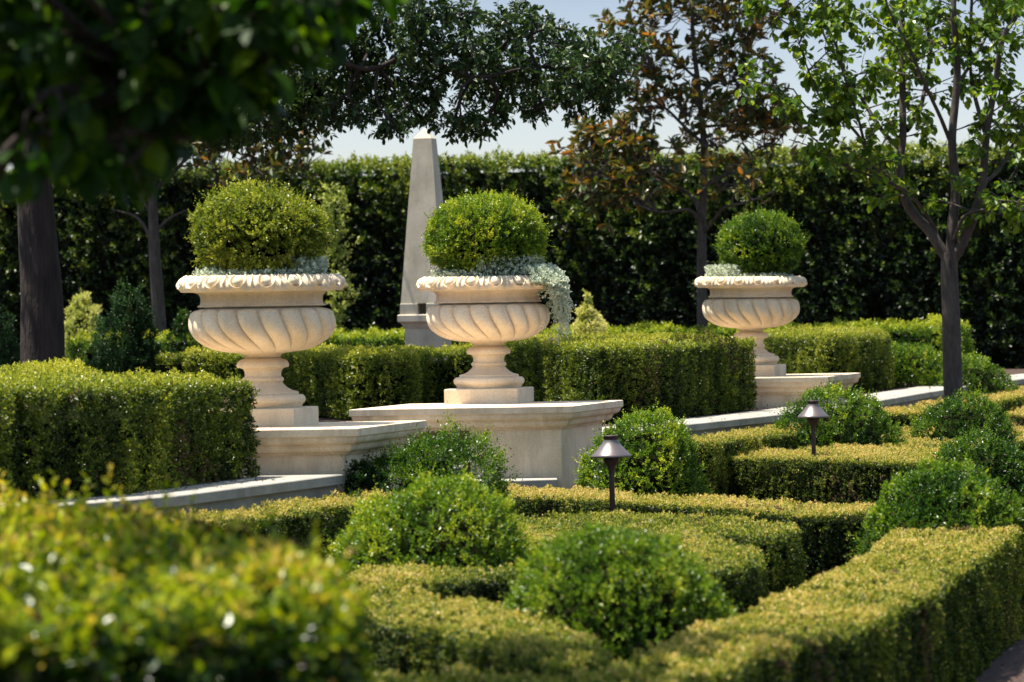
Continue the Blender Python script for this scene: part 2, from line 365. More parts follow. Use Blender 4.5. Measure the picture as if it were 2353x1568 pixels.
def dome(name, c, rx, top, bottom, leafm, label, cat='shrub', group=None, sp=.024, ls=.020, slen=.045, nl=8, tmid=.5, power=2.2, wav=.03,
         ragged=.3, six=False, ry=None, up_=.5, widest=None, cone=False, tnoise=.16, parent=None, gap=.15, tj=.1):
    """a clipped bush: superellipse dome from bottom to top, widest at `widest`"""
    rx = rx+slen*.45; ry = ry or rx; wz = widest if widest is not None else bottom+(top-bottom)*.25
    cx, cy = c
    n = int(2.6*math.pi*rx*(top-bottom)/sp**2+1.2*math.pi*rx*rx/sp**2)
    th = RNG.uniform(0, 2*math.pi, n); ph = np.arcsin(np.clip(RNG.uniform(-1, 1, n), -1, 1))
    if cone:
        u = 1-np.sqrt(RNG.random(n)); rr = (1-u)**.66*(1-.0*u); z = bottom+(top-bottom)*u
        p = np.stack([cx+rx*rr*np.cos(th), cy+ry*rr*np.sin(th), z], 1)
        nn = unit(np.stack([np.cos(th), np.sin(th), np.full(n, rx/(top-bottom))], 1))
    else:
        s = np.sin(ph); co = np.cos(ph); pw = 2/power
        hz = np.where(s > 0, top-wz, wz-bottom)
        rr = np.abs(co)**pw; zz = np.sign(s)*np.abs(s)**pw
        p = np.stack([cx+rx*rr*np.cos(th), cy+ry*rr*np.sin(th), wz+hz*zz], 1)
        nn = unit(np.stack([np.cos(th)*np.abs(co)**(2-pw)/rx, np.sin(th)*np.abs(co)**(2-pw)/ry, np.sign(s)*np.abs(s)**(2-pw)/np.maximum(hz, .05)], 1))
    w0 = noise(p, .75, 1); p = p+nn*(w0*wav*.55)[:, None]
    w1 = noise(p, 1.6, 0); w2 = noise(p, 5.5, 1)
    k = RNG.random(n) > gap*np.clip(.5+w2*.6, 0, 1); p, nn, w1, w2 = p[k], nn[k], w1[k], w2[k]
    fine = noise(p, 13, 0)
    p = p+nn*(wav*(.5*w1+.5*w2)+.01*fine-slen*.8)[:, None]
    t = tmid+tnoise*(.45*w1+.5*w2)+.06*fine
    d = nn+np.array([0, 0, up_])+RNG.normal(size=p.shape)*.33
    m_ = len(p); ln_ = slen*RNG.uniform(.75, 1.25, m_); long_ = RNG.random(m_) < ragged*.12; ln_[long_] *= RNG.uniform(1.5, 2.6, long_.sum())
    L = Leaves(); sprigs(L, p, d, ln_, nl, ls, t, six=six, tj=tj)
    # core
    cv = []; cf = []; nu, nv_ = 24, 14
    for j in range(nv_):
        if cone:
            u = j/(nv_-1)*.93; rr_, z_ = (1-u)**.66*.80, bottom+(top-bottom)*u
        else:
            a = -math.pi/2+math.pi*j/(nv_-1); hz_ = (top-wz) if a > 0 else (wz-bottom)
            rr_ = abs(math.cos(a))**(2/power); z_ = wz+(hz_-slen*1.7-wav)*math.copysign(abs(math.sin(a))**(2/power), a)
        for i in range(nu):
            b_ = 2*math.pi*i/nu; q = max(rx-slen*2.1-wav, .02)*rr_; q2 = max(ry-slen*2.1-wav, .02)*rr_
            cv.append((cx+q*math.cos(b_), cy+q2*math.sin(b_), z_))
    for j in range(nv_-1):
        for i in range(nu): cf.append((j*nu+i, j*nu+(i+1) % nu, (j+1)*nu+(i+1) % nu, (j+1)*nu+i))
    return build_leafy(name, L, cv, cf, leafm, label, cat, group, parent=parent)

# ------------------------------------------------------------------ tubes
class Tubes:
    def __init__(s): s.v = []; s.f = []; s.n = 0
    def add(s, pts, rad, k=8, wob=0):
        pts = np.asarray([tuple(p) for p in pts], float); rad = np.asarray(rad, float)*np.ones(len(pts))
        tg = np.gradient(pts, axis=0); tg = unit(tg)
        ref = np.array([0.0, 1, .17]); a = unit(np.cross(tg, ref)); b_ = np.cross(tg, a)
        an = np.linspace(0, 2*np.pi, k, endpoint=False)
        rr = rad[:, None]*np.ones(k)
        if wob: rr = rr*(1+wob*np.sin(an*3+1)[None, :]+wob*RNG.normal(size=(len(pts), k))*.5)
        ring = pts[:, None]+a[:, None]*(np.cos(an)[None, :]*rr)[..., None]+b_[:, None]*(np.sin(an)[None, :]*rr)[..., None]
        s.v.append(ring.reshape(-1, 3)); m_ = len(pts)
        i = np.arange(k); j = (i+1) % k
        for q in range(m_-1): s.f.append(np.stack([s.n+q*k+i, s.n+q*k+j, s.n+(q+1)*k+j, s.n+(q+1)*k+i], 1))
        s.n += m_*k
    def build(s, name, mat, parent=None, **kw):
        return meshobj(name, np.concatenate(s.v), np.concatenate(s.f), mat, parent, smooth=True, **kw)
def spline(pts, n=6):
    pts = [Vector(p) for p in pts]; out = []
    for i in range(len(pts)-1):
        p0 = pts[max(i-1, 0)]; p1 = pts[i]; p2 = pts[i+1]; p3 = pts[min(i+2, len(pts)-1)]
        for k in range(n):
            t = k/n; out.append(.5*((2*p1)+(p2-p0)*t+(2*p0-5*p1+4*p2-p3)*t*t+(3*p1-p0-3*p2+p3)*t**3))
    out.append(pts[-1]); return out
def taper(n, a, b, e=1.0): return [a+(b-a)*(i/(n-1))**e for i in range(n)]
def limb(T, pts, r0, r1, k=8, n=6, wob=0, flare=0):
    s = spline(pts, n)
    if len(s) > 8 and r0 < .06:                    # branches are never quite straight
        q = noise(np.array([tuple(p) for p in s]), .9, 0); q2 = noise(np.array([tuple(p) for p in s]), .8, 1)
        e_ = np.minimum(np.arange(len(s)), 6)/6.0
        s = [p+Vector((q2[i]*.018, q2[i]*.03, q[i]*.035))*float(e_[i]) for i, p in enumerate(s)]
    r = taper(len(s), r0, r1)
    if flare: r = [q*(1+flare*math.exp(-i/3)) for i, q in enumerate(r)]
    T.add(s, r, k, wob); return s

def loft(pl, prof, name, mat, parent=None, cap_bottom=False):
    """sweep a (inset, z) profile round a plan polygon, closed at the top"""
    pl = ccw(pl); n = len(pl); v = []; f = []
    for d, z in prof: v += [(x, y, z) for x, y in inset(pl, d)]
    for j in range(len(prof)-1):
        for i in range(n):
            a = j*n+i; b_ = j*n+(i+1) % n; f.append((b_, a, a+n, b_+n))
    f.append(tuple(range(n)))
    if cap_bottom: f.append(tuple(range(len(prof)*n-1, (len(prof)-1)*n-1, -1)))
    return meshobj(name, v, f, mat, parent)
def bevelled(pl, z0, z1, name, mat, parent=None, bv=.006):
    return loft(pl, [(bv, z1), (bv*.3, z1-bv*.3), (0, z1-bv), (0, z0)], name, mat, parent, True)

# ================================================================== GROUND, TERRACE, WALL
ZC, ZS = .715, .715                       # top of the coping, level of the upper bed
me_v, me_f = [(-400, -60, 0), (400, -60, 0), (400, 900, 0), (-400, 900, 0)], [(0, 1, 2, 3)]
tag(meshobj('ground', me_v, me_f, M['mulch']), 'dark brown mulch under the parterre hedges', 'ground', kind='structure')

WALL = [(-7.5, 15.6), (-5.2, 16.0), (-3.4, 16.9), (-2.17, 18.0), (-1.66, 18.75), (-1.43, 19.4), (-.935, 20.8), (-.72, 21.6), (-.56, 22.6), (-.44, 23.8),
        (-.37, 24.9), (-.32, 25.45), (.44, 25.8), (.62, 26.4), (1.30, 28.2), (2.12, 30.2), (2.72, 32.0), (3.17, 33.5), (3.9, 36.2), (4.6, 38.6), (6.2, 43.5), (9.5, 51), (16, 62)]
def offset_line(pl, d):
    out = []
    for i, p in enumerate(pl):
        a = Vector(pl[max(i-1, 0)]); b_ = Vector(pl[min(i+1, len(pl)-1)]); t = (b_-a).normalized()
        out.append(tuple(Vector(p)+Vector((-t.y, t.x))*d))
    return out
# level planting bed behind the wall
inner = offset_line(WALL, .10)
tp = inner+[(60, 120), (-60, 120), (-60, 15.7)]
vv, ff = prism(ccw(tp), -.05, ZS-.012)
tess = tri_fan_top(ccw(tp), 0); nq = len(tp)
tag(meshobj('upper_bed', vv, [tuple(nq+i for i in t) for t in tess]+ff[2:], M['mulch']), 'raised mulched bed behind the stone coping', 'terrain', kind='structure')

def seg_on(pl, a, b_):            # part of a polyline between y=a and y=b_
    out = []
    for i in range(len(pl)-1):
        (x0, y0), (x1, y1) = pl[i], pl[i+1]
        if y0 <= a <= y1: t = (a-y0)/(y1-y0); out.append((x0+(x1-x0)*t, a))
        if a < y1 < b_: out.append((x1, y1))
        if y0 <= b_ <= y1: t = (b_-y0)/(y1-y0); out.append((x0+(x1-x0)*t, b_)); break
    return out
def wall_run(ya, yb, label, cuts, wid=.42):
    root = empty('retaining_wall', (0, 0, 0)); tag(root, label, 'garden wall')
    body_o = seg_on(offset_line(WALL, .035), ya+.02, yb-.02); body_i = seg_on(offset_line(WALL, .30), ya+.02, yb-.02)
    pl = ccw(body_o+body_i[::-1]); v, f = prism(pl, 0, ZC-.05)
    t = tri_fan_top(pl, 0); n_ = len(pl)
    meshobj('wall', v, [tuple(n_+i for i in q) for q in t]+f[2:], M['coping'], root)
    cs = [ya]+cuts+[yb]
    for a, b_ in zip(cs[:-1], cs[1:]):
        o_ = seg_on(WALL, a+.002, b_-.002); i_ = seg_on(offset_line(WALL, wid), a+.002+.0, b_-.002)
        if len(o_) < 2 or len(i_) < 2: continue
        pl = ccw(o_+i_[::-1]); n_ = len(pl); t = tri_fan_top(pl, 0)
        ip = inset(pl, .005)
        v = [(x, y, ZC-.052) for x, y in pl]+[(x, y, ZC-.005) for x, y in pl]+[(x, y, ZC) for x, y in ip]
        f = [tuple(2*n_+i for i in q) for q in t]
        for j in range(2):
            for i in range(n_): f.append((j*n_+i, j*n_+(i+1) % n_, (j+1)*n_+(i+1) % n_, (j+1)*n_+i))
        f += [tuple(i for i in q)[::-1] for q in t]
        meshobj('coping', v, f, M['coping'], root)
    return root
wall_run(15.7, 20.86, 'low stone retaining wall with pale coping in front of the large sheared hedge', [17.2, 18.4, 19.55])
wall_run(22.2, 25.42, 'short stone wall with coping half hidden between the two nearest pedestals', [23.6], .40)
wall_run(26.3, 32.22, 'low stone retaining wall with coping between the middle and the farthest urn pedestals', [27.6, 28.9, 30.2, 31.4], .50)
wall_run(33.7, 50.5, 'low stone retaining wall with coping running away beyond the farthest urn pedestal', [35.2, 36.8, 38.5, 41, 45], .50)

# ================================================================== PEDESTALS
def ovolo(d0, z0, d1, z1, n=6, concave=False):
    out = []
    for i in range(1, n+1):
        t = i/n*math.pi/2
        if concave: out.append((d0+(d1-d0)*(1-math.cos(t)), z0+(z1-z0)*math.sin(t)))
        else: out.append((d0+(d1-d0)*math.sin(t)*1.0, z0+(z1-z0)*(1-math.cos(t))))
    return out
ZSL = .963
def pedestal(fr, br, width, label, bodyfn=None):
    root = empty('stone_pedestal', (fr[0], fr[1], 0)); tag(root, label, 'pedestal', 'stone pedestals under the urns')
    fr = Vector(fr); br = Vector(br); o = Vector((fr.x, fr.y))
    pl = [fr-Vector((width, 0)), fr, br, br-Vector((width, 0))]
    pl = [tuple(p-o) for p in pl]
    z = ZSL
    slab = [(.004, z), (.001, z-.001), (0, z-.004), (0, z-.042), (.006, z-.043)]
    loft(pl, slab, 'slab', M['slab'], root, True)
    co = [(.007, z-.0425), (.012, z-.047)]+ovolo(.012, z-.047, .045, z-.088, 7, True)+[(.052, z-.089), (.052, z-.098), (.056, z-.099)] \
        + ovolo(.056, z-.099, .092, z-.135, 7, True)+[(.092, z-.142), (.104, z-.144), (.104, z-.150), (.16, z-.151)]
    loft(pl, co, 'cornice', M['slab'], root)
    body = bodyfn(pl) if bodyfn else inset(pl, .112)
    body = ccw(body); n_ = len(body); t = tri_fan_top(body, 0)
    v = [(x, y, 0) for x, y in body]+[(x, y, z-.1495) for x, y in body]
    f = [tuple(n_+i for i in q) for q in t]+[(i, (i+1) % n_, n_+(i+1) % n_, n_+i) for i in range(n_)]
    meshobj('pedestal_body', v, f, M['slab'], root)
    return root
frL, brL = B(823, 984.5, ZSL).xy, B(980.6, 964.8, ZSL).xy
frM, brM = B(1319, 933, ZSL).xy, B(1429.5, 920, ZSL).xy
frR, brR = B(1903, 867.5, ZSL).xy, B(1970.5, 858, ZSL).xy
dy = 32.2-frR[1]; frR = Vector((frR[0]*(32.2/frR[1]), 32.2)); brR = Vector((frR[0]+.40, 33.6))
frL = Vector(frL); brL = Vector((frL.x+.345, frL.y+1.22)); frM = Vector(frM); brM = Vector((frM.x+.35, frM.y+1.22))
print('peds', frL, brL, frM, brM, frR, brR)
def mid_body(pl):
    q = inset(pl, .112)              # front-left, front-right, back-right, back-left
    fl, fr_, br_, bl = [Vector(p) for p in q]
    xl = fr_.x-.585
    return [(xl, fr_.y), tuple(fr_), tuple(br_), tuple(bl), (fl.x+.10, fl.y+.30), (xl, fl.y+.30)]
pedestal(frL, brL, 1.44, 'moulded stone pedestal under the nearest urn, beside the big sheared hedge')
pedL_y = frL.y
pedestal(frM, brM, 1.44, 'moulded stone pedestal under the middle urn with the silver trailing plant', mid_body)
pedestal(frR, brR, 1.44, 'moulded stone pedestal under the farthest and smallest urn')
# low steps beside the middle pedestal
root = empty('garden_steps', (0, 0, 0)); tag(root, 'low pale stone steps at the foot of the middle pedestal', 'steps')
fx, fy = frM.x-.112, frM.y+.112
bevelled([(fx-.95, fy-.62), (fx-.004, fy-.30), (fx-.004, fy-.004), (fx-.95, fy-.004)], 0, .505, 'step', M['coping'], root)
bevelled([(fx-.95, fy-.60), (fx-.60, fy-.50), (fx-.60, fy-.002), (fx-.95, fy-.002)], .506, .60, 'step', M['coping'], root)

# ================================================================== URNS
US = .935/1452
def ring_mesh(name, prof, mat, parent, nseg=96, disp=None, closed=False, smooth=True):
    v = np.zeros((len(prof), nseg, 3)); th = np.linspace(0, 2*np.pi, nseg, endpoint=False)
    for j, (r, z) in enumerate(prof):
        rr = np.full(nseg, r); zz = np.full(nseg, z)
        if disp is not None:
            rr, zz = disp(j, r, z, th)
        v[j, :, 0] = rr*np.cos(th); v[j, :, 1] = rr*np.sin(th); v[j, :, 2] = zz
    i = np.arange(nseg); k = (i+1) % nseg; f = []
    for j in range(len(prof)-1): f.append(np.stack([j*nseg+i, j*nseg+k, (j+1)*nseg+k, (j+1)*nseg+i], 1))
    return meshobj(name, v.reshape(-1, 3), np.concatenate(f), mat, parent, smooth=smooth)
def catm(pts, n=5): return [(p.x, p.y) for p in spline([(a, b_, 0) for a, b_ in pts], n)]
def pz(y): return (1452-y)*US
urn = empty('stone_urn', (0, 0, 0))
# square plinth
hw = .249
loft([(-hw, -hw), (hw, -hw), (hw, hw), (-hw, hw)], [(.012, pz(1298)), (.004, pz(1300)), (0, pz(1306)), (0, 0)], 'plinth', M['stone'], urn, True)
# foot: torus, scotia, bead, flare
foot = [(330, 1299), (345, 1268), (362, 1252), (370, 1228), (364, 1204), (346, 1187), (312, 1184), (309, 1180), (309, 1162), (300, 1159),
        (252, 1146), (215, 1125), (188, 1102), (172, 1082), (166, 1074), (174, 1069), (181, 1058), (181, 1045), (174, 1032), (162, 1027), (160, 1018),
        (159, 1000), (163, 978), (176, 958), (200, 948), (219, 946), (226, 940), (229, 925), (224, 903), (208, 884), (186, 873), (162, 869), (160, 862)]
def beads(j, r, z, th):
    y = 1452-z/US
    a = 1.2*US*max(0, 1-((y-1050)/22)**2)*3.2 if 1028 < y < 1072 else 0
    return r+a*np.abs(np.cos(th*17))-a*.5, np.full(len(th), z)
pf = []
for i in range(len(foot)-1):
    (a, b_), (c_, d_) = foot[i], foot[i+1]; m_ = 3
    for k in range(m_): t = k/m_; pf.append((a+(c_-a)*t, b_+(d_-b_)*t))
pf.append(foot[-1])
ring_mesh('foot', [(r*US, pz(y)) for r, y in pf], M['stone'], urn, 204, beads)
# bowl with twisted gadroons
bp = catm([(158, 858), (164, 838), (200, 820), (325, 806), (435, 782), (528, 738), (600, 680), (635, 620), (644, 560), (636, 500), (614, 448), (584, 422), (556, 411)], 7)
NB = 19
def gad(j, r, z, th):
    y = 1452-z/US
    u = np.clip((806-y)/(806-428), 0, 1)                       # 0 bottom .. 1 top
    tw = .38*(1-u)**2.0-.02*u
    if y > 806: amp = .012*max(0, (858-y)/52)*.6
    else: amp = .066*math.sin(min(1, (u+.12)/.45)*math.pi/2)
    t = ((th-tw)*NB/(2*np.pi)) % 1.0
    c_ = 2*t-1
    edge = np.sqrt(np.clip(1-np.abs(c_)**2.1, 0, 1))
    top = 1.0
    if u > .86:                                               # rounded lobe tops
        e = (u-.86)/.14; lim = 1-e**2; edge = np.where(np.abs(c_) < math.sqrt(max(lim, 0))+.02, edge*(1-e**3*.9), 0)
    if y > 806: edge = np.abs(np.cos((th-tw)*NB))
    return r*(1.0)-amp*.72*(1-edge), np.full(len(th), z)
dens = []
for i in range(len(bp)-1):
    (a, b_), (c_, d_) = bp[i], bp[i+1]; dens.append((a, b_)); dens.append(((a+c_)/2, (b_+d_)/2))
dens.append(bp[-1])
ring_mesh('bowl', [(r*US, pz(y)) for r, y in dens], M['stone'], urn, 432, gad)
neck = [(530, 415), (556, 412), (560, 408), (560, 400), (555, 396), (546, 395), (541, 391), (537, 385), (534, 365), (534, 345), (538, 322), (548, 303), (565, 291), (595, 284), (640, 281), (672, 280)]
ring_mesh('neck', [(r*US, pz(y)) for r, y in neck], M['stone'], urn, 128)
lip = catm([(668, 281), (702, 279), (718, 268), (726, 245), (721, 218), (704, 192), (680, 170), (650, 154), (622, 147)], 8)
NE = 18
def eggs(j, r, z, th):
    y = 1452-z/US; u = (279-y)/(279-147)
    t = (th*NE/(2*np.pi)) % 1.0; x = (t-.5)*2                   # -1..1 over one egg
    cy = .62; e1 = np.sqrt((x/.40)**2+((u-cy-.04)/.33)**2)
    egg = .026*np.sqrt(np.clip(1-e1**2, 0, 1))
    rimr = .019*np.exp(-((e1-1.42)/.20)**2)*(u < .97)*(1 if u > .1 else max(0, u/.1))
    dart = .022*np.clip(1-np.abs(np.abs(x)-1)/(.05+.14*max(0, u-.15)), 0, 1)*np.clip((u-.12)/.2, 0, 1)*(u < .95)
    groove = -.018*np.exp(-((e1-1.10)/.10)**2)
    m_ = math.sin(min(1, max(0, u)/.12)*math.pi/2)*math.sin(min(1, max(0, 1-u)/.06)*math.pi/2)
    h = (egg+rimr+dart+groove-.006)*m_
    # push outwards and up along the torus normal
    ang = math.pi/2*min(1, max(0, u))
    return r+h*math.cos(ang), z+h*math.sin(ang)
ld = []
for i in range(len(lip)-1):
    (a, b_), (c_, d_) = lip[i], lip[i+1]; ld.append((a, b_)); ld.append(((a+c_)/2, (b_+d_)/2))
ld.append(lip[-1])
rim = ring_mesh('rim', [(r*US, pz(y)) for r, y in ld], M['stone'], urn, 720, eggs)
inl = [(622, 147), (612, 143), (604, 141), (596, 143), (590, 150), (583, 180), (570, 230), (560, 260)]
ring_mesh('inner_lip', [(r*US, pz(y)) for r, y in inl], M['stone'], urn, 128)
ring_mesh('soil', [(582*US, pz(186)), (300*US, pz(168)), (2*US, pz(160))], M['soil'], urn, 64)
RIMZ = pz(141)
urns = [urn, copy_tree(urn), copy_tree(urn)]
upos = [(-1.405, 21.62), (-.158, 25.68), (2.045, 32.9)]
ul = ['nearest stone urn of the row, holding the widest yellow-green box ball', 'middle stone urn with silver foliage trailing over its rim', 'farthest and smallest stone urn, half hidden behind the long sheared hedge']
for o, (x, y), l, rz, sc in zip(urns, upos, ul, (-13, -13, -16), (1, 1, 1.01)):
    o.location = (x, y, ZSL+.0005); o.rotation_euler = (0, R(.6) if o is urns[2] else 0, R(rz)); o.scale = (sc,)*3
    tag(o, l, 'urn', 'carved stone garden urns')

# box balls in the urns
def ball(X, Yt, Yw, dist, halfpx, label, leaf, tm, pos, bott=1.80, **k):
    c = P(X, Yw, dist); t = P(X, Yt, dist); r = halfpx*dist/FPX
    return dome('box_ball', (c.x, dist), r, t.z+.005, bott, leaf, label, 'topiary', 'round box shrubs growing in the urns', widest=c.z, tmid=tm, power=2.08, **k)
ball(600, 430, 535, 21.62, 150, 'wide yellow-green box ball growing in the nearest urn', M['box'], .72, None, sp=.024, ls=.022, slen=.05, nl=9, wav=.024, ragged=1.0, tnoise=.13)
ball(1117, 453, 552, 25.68, 134, 'bright green box ball above silver foliage in the middle urn', M['bush'], .70, None, sp=.022, ls=.020, slen=.045, nl=9, wav=.02, ragged=.5)
ball(1750, 490, 564, 32.9, 92, 'small dark green box ball growing in the farthest urn', M['bush'], .56, None, sp=.026, ls=.021, slen=.05, nl=8, wav=.016, ragged=.8)

# silver trailing plants
def trailing(c, label, frac, cascades, spill):
    L = Leaves(); T = Tubes(); z0 = ZSL+RIMZ
    a = RNG.uniform(0, 2*np.pi, 2600)
    k = RNG.random(len(a)) < np.clip(frac(a), 0, 1); a = a[k]; n = len(a)
    r = RNG.uniform(.22, .365, n); p = np.stack([c[0]+r*np.cos(a), c[1]+r*np.sin(a), z0-.02+RNG.random(n)*(.035+.15*np.clip(frac(a)-.4, 0, 1))], 1)
    sprigs(L, p, np.stack([np.cos(a)*.7, np.sin(a)*.7, np.full(n, .6)], 1)+RNG.normal(size=(n, 3))*.4, .03, 5, .013, .45+RNG.normal(size=n)*.2, lw=.95, six=True)
    for (ang, drop, m_) in cascades:
        for i in range(m_):
            aa = ang+RNG.normal()*.13; r0 = RNG.uniform(.30, .38); dr = drop*RNG.uniform(.35, 1.0)
            out = RNG.uniform(.46, .54)
            pts = [Vector((c[0]+q*math.cos(aa+w_), c[1]+q*math.sin(aa+w_), z_)) for q, z_, w_ in
                   ((r0, z0+.01, 0), (.44, z0+.035+RNG.uniform(0, .03), .02), (out, z0-.02, RNG.normal()*.05), (out+RNG.normal()*.02, z0-.02-dr*.5, RNG.normal()*.06), (out+RNG.normal()*.035, z0-.02-dr, RNG.normal()*.08))]
            s = spline(pts, 6); T.add(s, .0014, 4)
            q = np.asarray([tuple(x) for x in s]); q = q[RNG.random(len(q)) < .9]
            q = np.repeat(q, 3, 0)+RNG.normal(size=(len(q)*3, 3))*.006; n = len(q)
            sprigs(L, q, RNG.normal(size=(n, 3))+np.array([0, 0, .3]), .008, 2, .012, .5+RNG.normal(size=n)*.2, lw=.9, six=True)
    root = empty('trailing_plant', (c[0], c[1], z0)); tag(root, label, 'plant', 'silver foliage planted under the box balls')
    lv, lf, lt = L.arrays(); off = np.array([c[0], c[1], z0])
    if T.n:                                  # the thin hanging stems are part of the foliage mesh
        q = np.concatenate(T.f); q = np.concatenate([q[:, [0, 1, 2]], q[:, [0, 2, 3]]])+len(lv)
        tv = np.concatenate(T.v); lv = np.concatenate([lv, tv]); lf = np.concatenate([lf, q]); lt = np.concatenate([lt, np.full(len(tv), .6)])
    meshobj('foliage', lv-off, lf, [M['silver']], root, tint=lt)

trailing(upos[0], 'low silver foliage at the feet of the nearest box ball', lambda a: .35+.5*(np.cos(a-.2) > .5)+.15*(np.cos(a-3.0) > .6), [], 0)
trailing(upos[1], 'silver foliage cascading over the rim of the middle urn', lambda a: .5+.6*(np.cos(a+.4) > .2), [(-.20, .44, 34), (-.45, .16, 26), (-.80, .04, 26), (.2, .34, 14)], 0)
trailing(upos[2], 'silver foliage spreading at the foot of the small far box ball', lambda a: .35+.6*(np.cos(a-3.3) > .5), [], 0)

# ================================================================== SHEARED HEDGES OF THE UPPER BED
LH = 1.272
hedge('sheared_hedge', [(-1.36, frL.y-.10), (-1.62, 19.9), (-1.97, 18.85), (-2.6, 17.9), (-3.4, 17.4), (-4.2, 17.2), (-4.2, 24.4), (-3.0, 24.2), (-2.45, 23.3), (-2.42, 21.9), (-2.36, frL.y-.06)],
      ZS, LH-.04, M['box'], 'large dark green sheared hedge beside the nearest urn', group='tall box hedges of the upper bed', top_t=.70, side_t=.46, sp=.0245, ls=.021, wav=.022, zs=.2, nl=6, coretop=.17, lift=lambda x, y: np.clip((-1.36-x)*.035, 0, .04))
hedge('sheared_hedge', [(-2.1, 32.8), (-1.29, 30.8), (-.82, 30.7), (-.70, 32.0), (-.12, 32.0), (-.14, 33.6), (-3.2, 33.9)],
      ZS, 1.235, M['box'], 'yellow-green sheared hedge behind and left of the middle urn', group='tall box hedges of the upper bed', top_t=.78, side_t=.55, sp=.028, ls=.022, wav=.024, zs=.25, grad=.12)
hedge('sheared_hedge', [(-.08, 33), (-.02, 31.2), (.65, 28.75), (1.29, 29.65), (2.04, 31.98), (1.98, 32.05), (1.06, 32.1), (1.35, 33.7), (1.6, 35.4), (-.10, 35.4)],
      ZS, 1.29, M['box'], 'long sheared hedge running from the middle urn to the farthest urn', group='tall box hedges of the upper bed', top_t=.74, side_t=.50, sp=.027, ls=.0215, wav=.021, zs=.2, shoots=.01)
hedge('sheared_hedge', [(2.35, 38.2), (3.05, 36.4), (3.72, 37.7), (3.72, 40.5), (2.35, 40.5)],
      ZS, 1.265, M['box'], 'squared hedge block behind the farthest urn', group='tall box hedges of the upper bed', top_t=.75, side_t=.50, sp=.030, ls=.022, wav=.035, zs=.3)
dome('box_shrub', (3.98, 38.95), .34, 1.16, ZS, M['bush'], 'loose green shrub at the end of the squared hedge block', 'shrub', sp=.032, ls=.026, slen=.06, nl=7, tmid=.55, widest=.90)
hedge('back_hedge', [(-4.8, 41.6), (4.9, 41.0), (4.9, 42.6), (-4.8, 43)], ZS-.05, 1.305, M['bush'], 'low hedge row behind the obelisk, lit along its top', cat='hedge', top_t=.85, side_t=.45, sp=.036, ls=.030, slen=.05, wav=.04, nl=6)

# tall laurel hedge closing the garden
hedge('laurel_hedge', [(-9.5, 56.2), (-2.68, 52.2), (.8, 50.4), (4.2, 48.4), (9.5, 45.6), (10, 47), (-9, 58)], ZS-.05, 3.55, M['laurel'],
      'tall clipped laurel hedge closing off the back of the garden', top_t=.88, side_t=.44, sp=.078, ls=.062, slen=.12, nl=8, wav=.06, zs=.6, gap=.30, back=.2, rnd=.07, top_noise=.20, shoots=.004, grad=.55, dir_out=.8, coretop=.16, lift=lambda x, y: -np.clip(x+1.0, 0, 8)*.017)  # grad paints shade into the leaf tint, darker towards the foot

# ================================================================== OBELISK
og = empty('stone_obelisk', (0, 0, 0))
od = 38.4; oc = P(984, 770, od); og.location = (oc.x, od, ZS-.05); og.rotation_euler = (0, 0, R(-14))
tag(og, 'tall weathered stone obelisk rising behind the middle urn', 'obelisk')
def sq(h): return [(-h, -h), (h, -h), (h, h), (-h, h)]
mpx = od/FPX
zt = P(984, 319, od).z-(ZS-.05); zb = P(984, 697, od).z-(ZS-.05); ztip = P(984, 294, od).z-(ZS-.05)
zc1 = P(984, 722, od).z-(ZS-.05); zc0 = P(984, 752, od).z-(ZS-.05)
hb, ht = 50*mpx, 21.5*mpx
v = [(x, y, zb) for x, y in sq(hb)]+[(x, y, zt) for x, y in sq(ht)]+[(0, 0, ztip)]
meshobj('shaft', v, [(0, 1, 5, 4), (1, 2, 6, 5), (2, 3, 7, 6), (3, 0, 4, 7), (3, 2, 1, 0)]+[(4, 5, 8), (5, 6, 8), (6, 7, 8), (7, 4, 8)], M['obelisk'], og)
for sx in (-1, 1):
    for sy in (-1, 1):
        bevelled([(sx*hb*.62+a*.09, sy*hb*.62+b_*.09) for a, b_ in sq(1)], zc1, zb-.001, 'foot_block', M['obelisk'], og)
loft(sq(57*mpx), [(.01, zc1-.001), (0, zc1-.01), (0, zc0+.06), (.03, zc0+.04), (.05, zc0), (.055, zc0-.01), (.08, zc0-.011)], 'cap', M['obelisk'], og, False)
loft(sq(57*mpx-.06), [(0, zc0-.012), (0, 0)], 'base', M['obelisk'], og)

# ================================================================== PARTERRE
ZH = .50
G = 'low sheared hedges of the parterre'
kw = dict(leafm=M['golden'], group=G, sp=.0185, ls=.0135, slen=.017, nl=6, top_t=.64, side_t=.34, wav=.013, rnd=.025, zs=.5, gap=.22, top_noise=.13, tj=.19)  # low side tint paints the side faces as shaded
def ph(pts, label, z=ZH, **k):
    a = dict(kw); a.update(k); return hedge('low_hedge', poly(pts, z), 0, z, label=label, **a)
ph([(1280, 1590), (1323, 1550), (1402, 1528), (1490, 1497), (1604, 1454), (1709, 1414), (1826, 1357), (1980, 1288), (2040, 1235), (2102, 1198), (2229, 1189), (2335, 1196), (2346, 1212), (2146, 1357), (1980, 1440), (1761, 1506), (1560, 1575), (1500, 1640), (1150, 1640)],
   'broad golden low hedge sweeping diagonally through the near right of the parterre', sp=.017, top_t=.69, ls=.0145)
ph([(788, 1560), (800, 1541), (1000, 1548), (1150, 1552), (1330, 1553), (1290, 1585), (1180, 1640), (700, 1640)], 'shaded low hedge in the very front between the loose privet and the broad golden hedge', sp=.020, side_t=.35, top_t=.6)
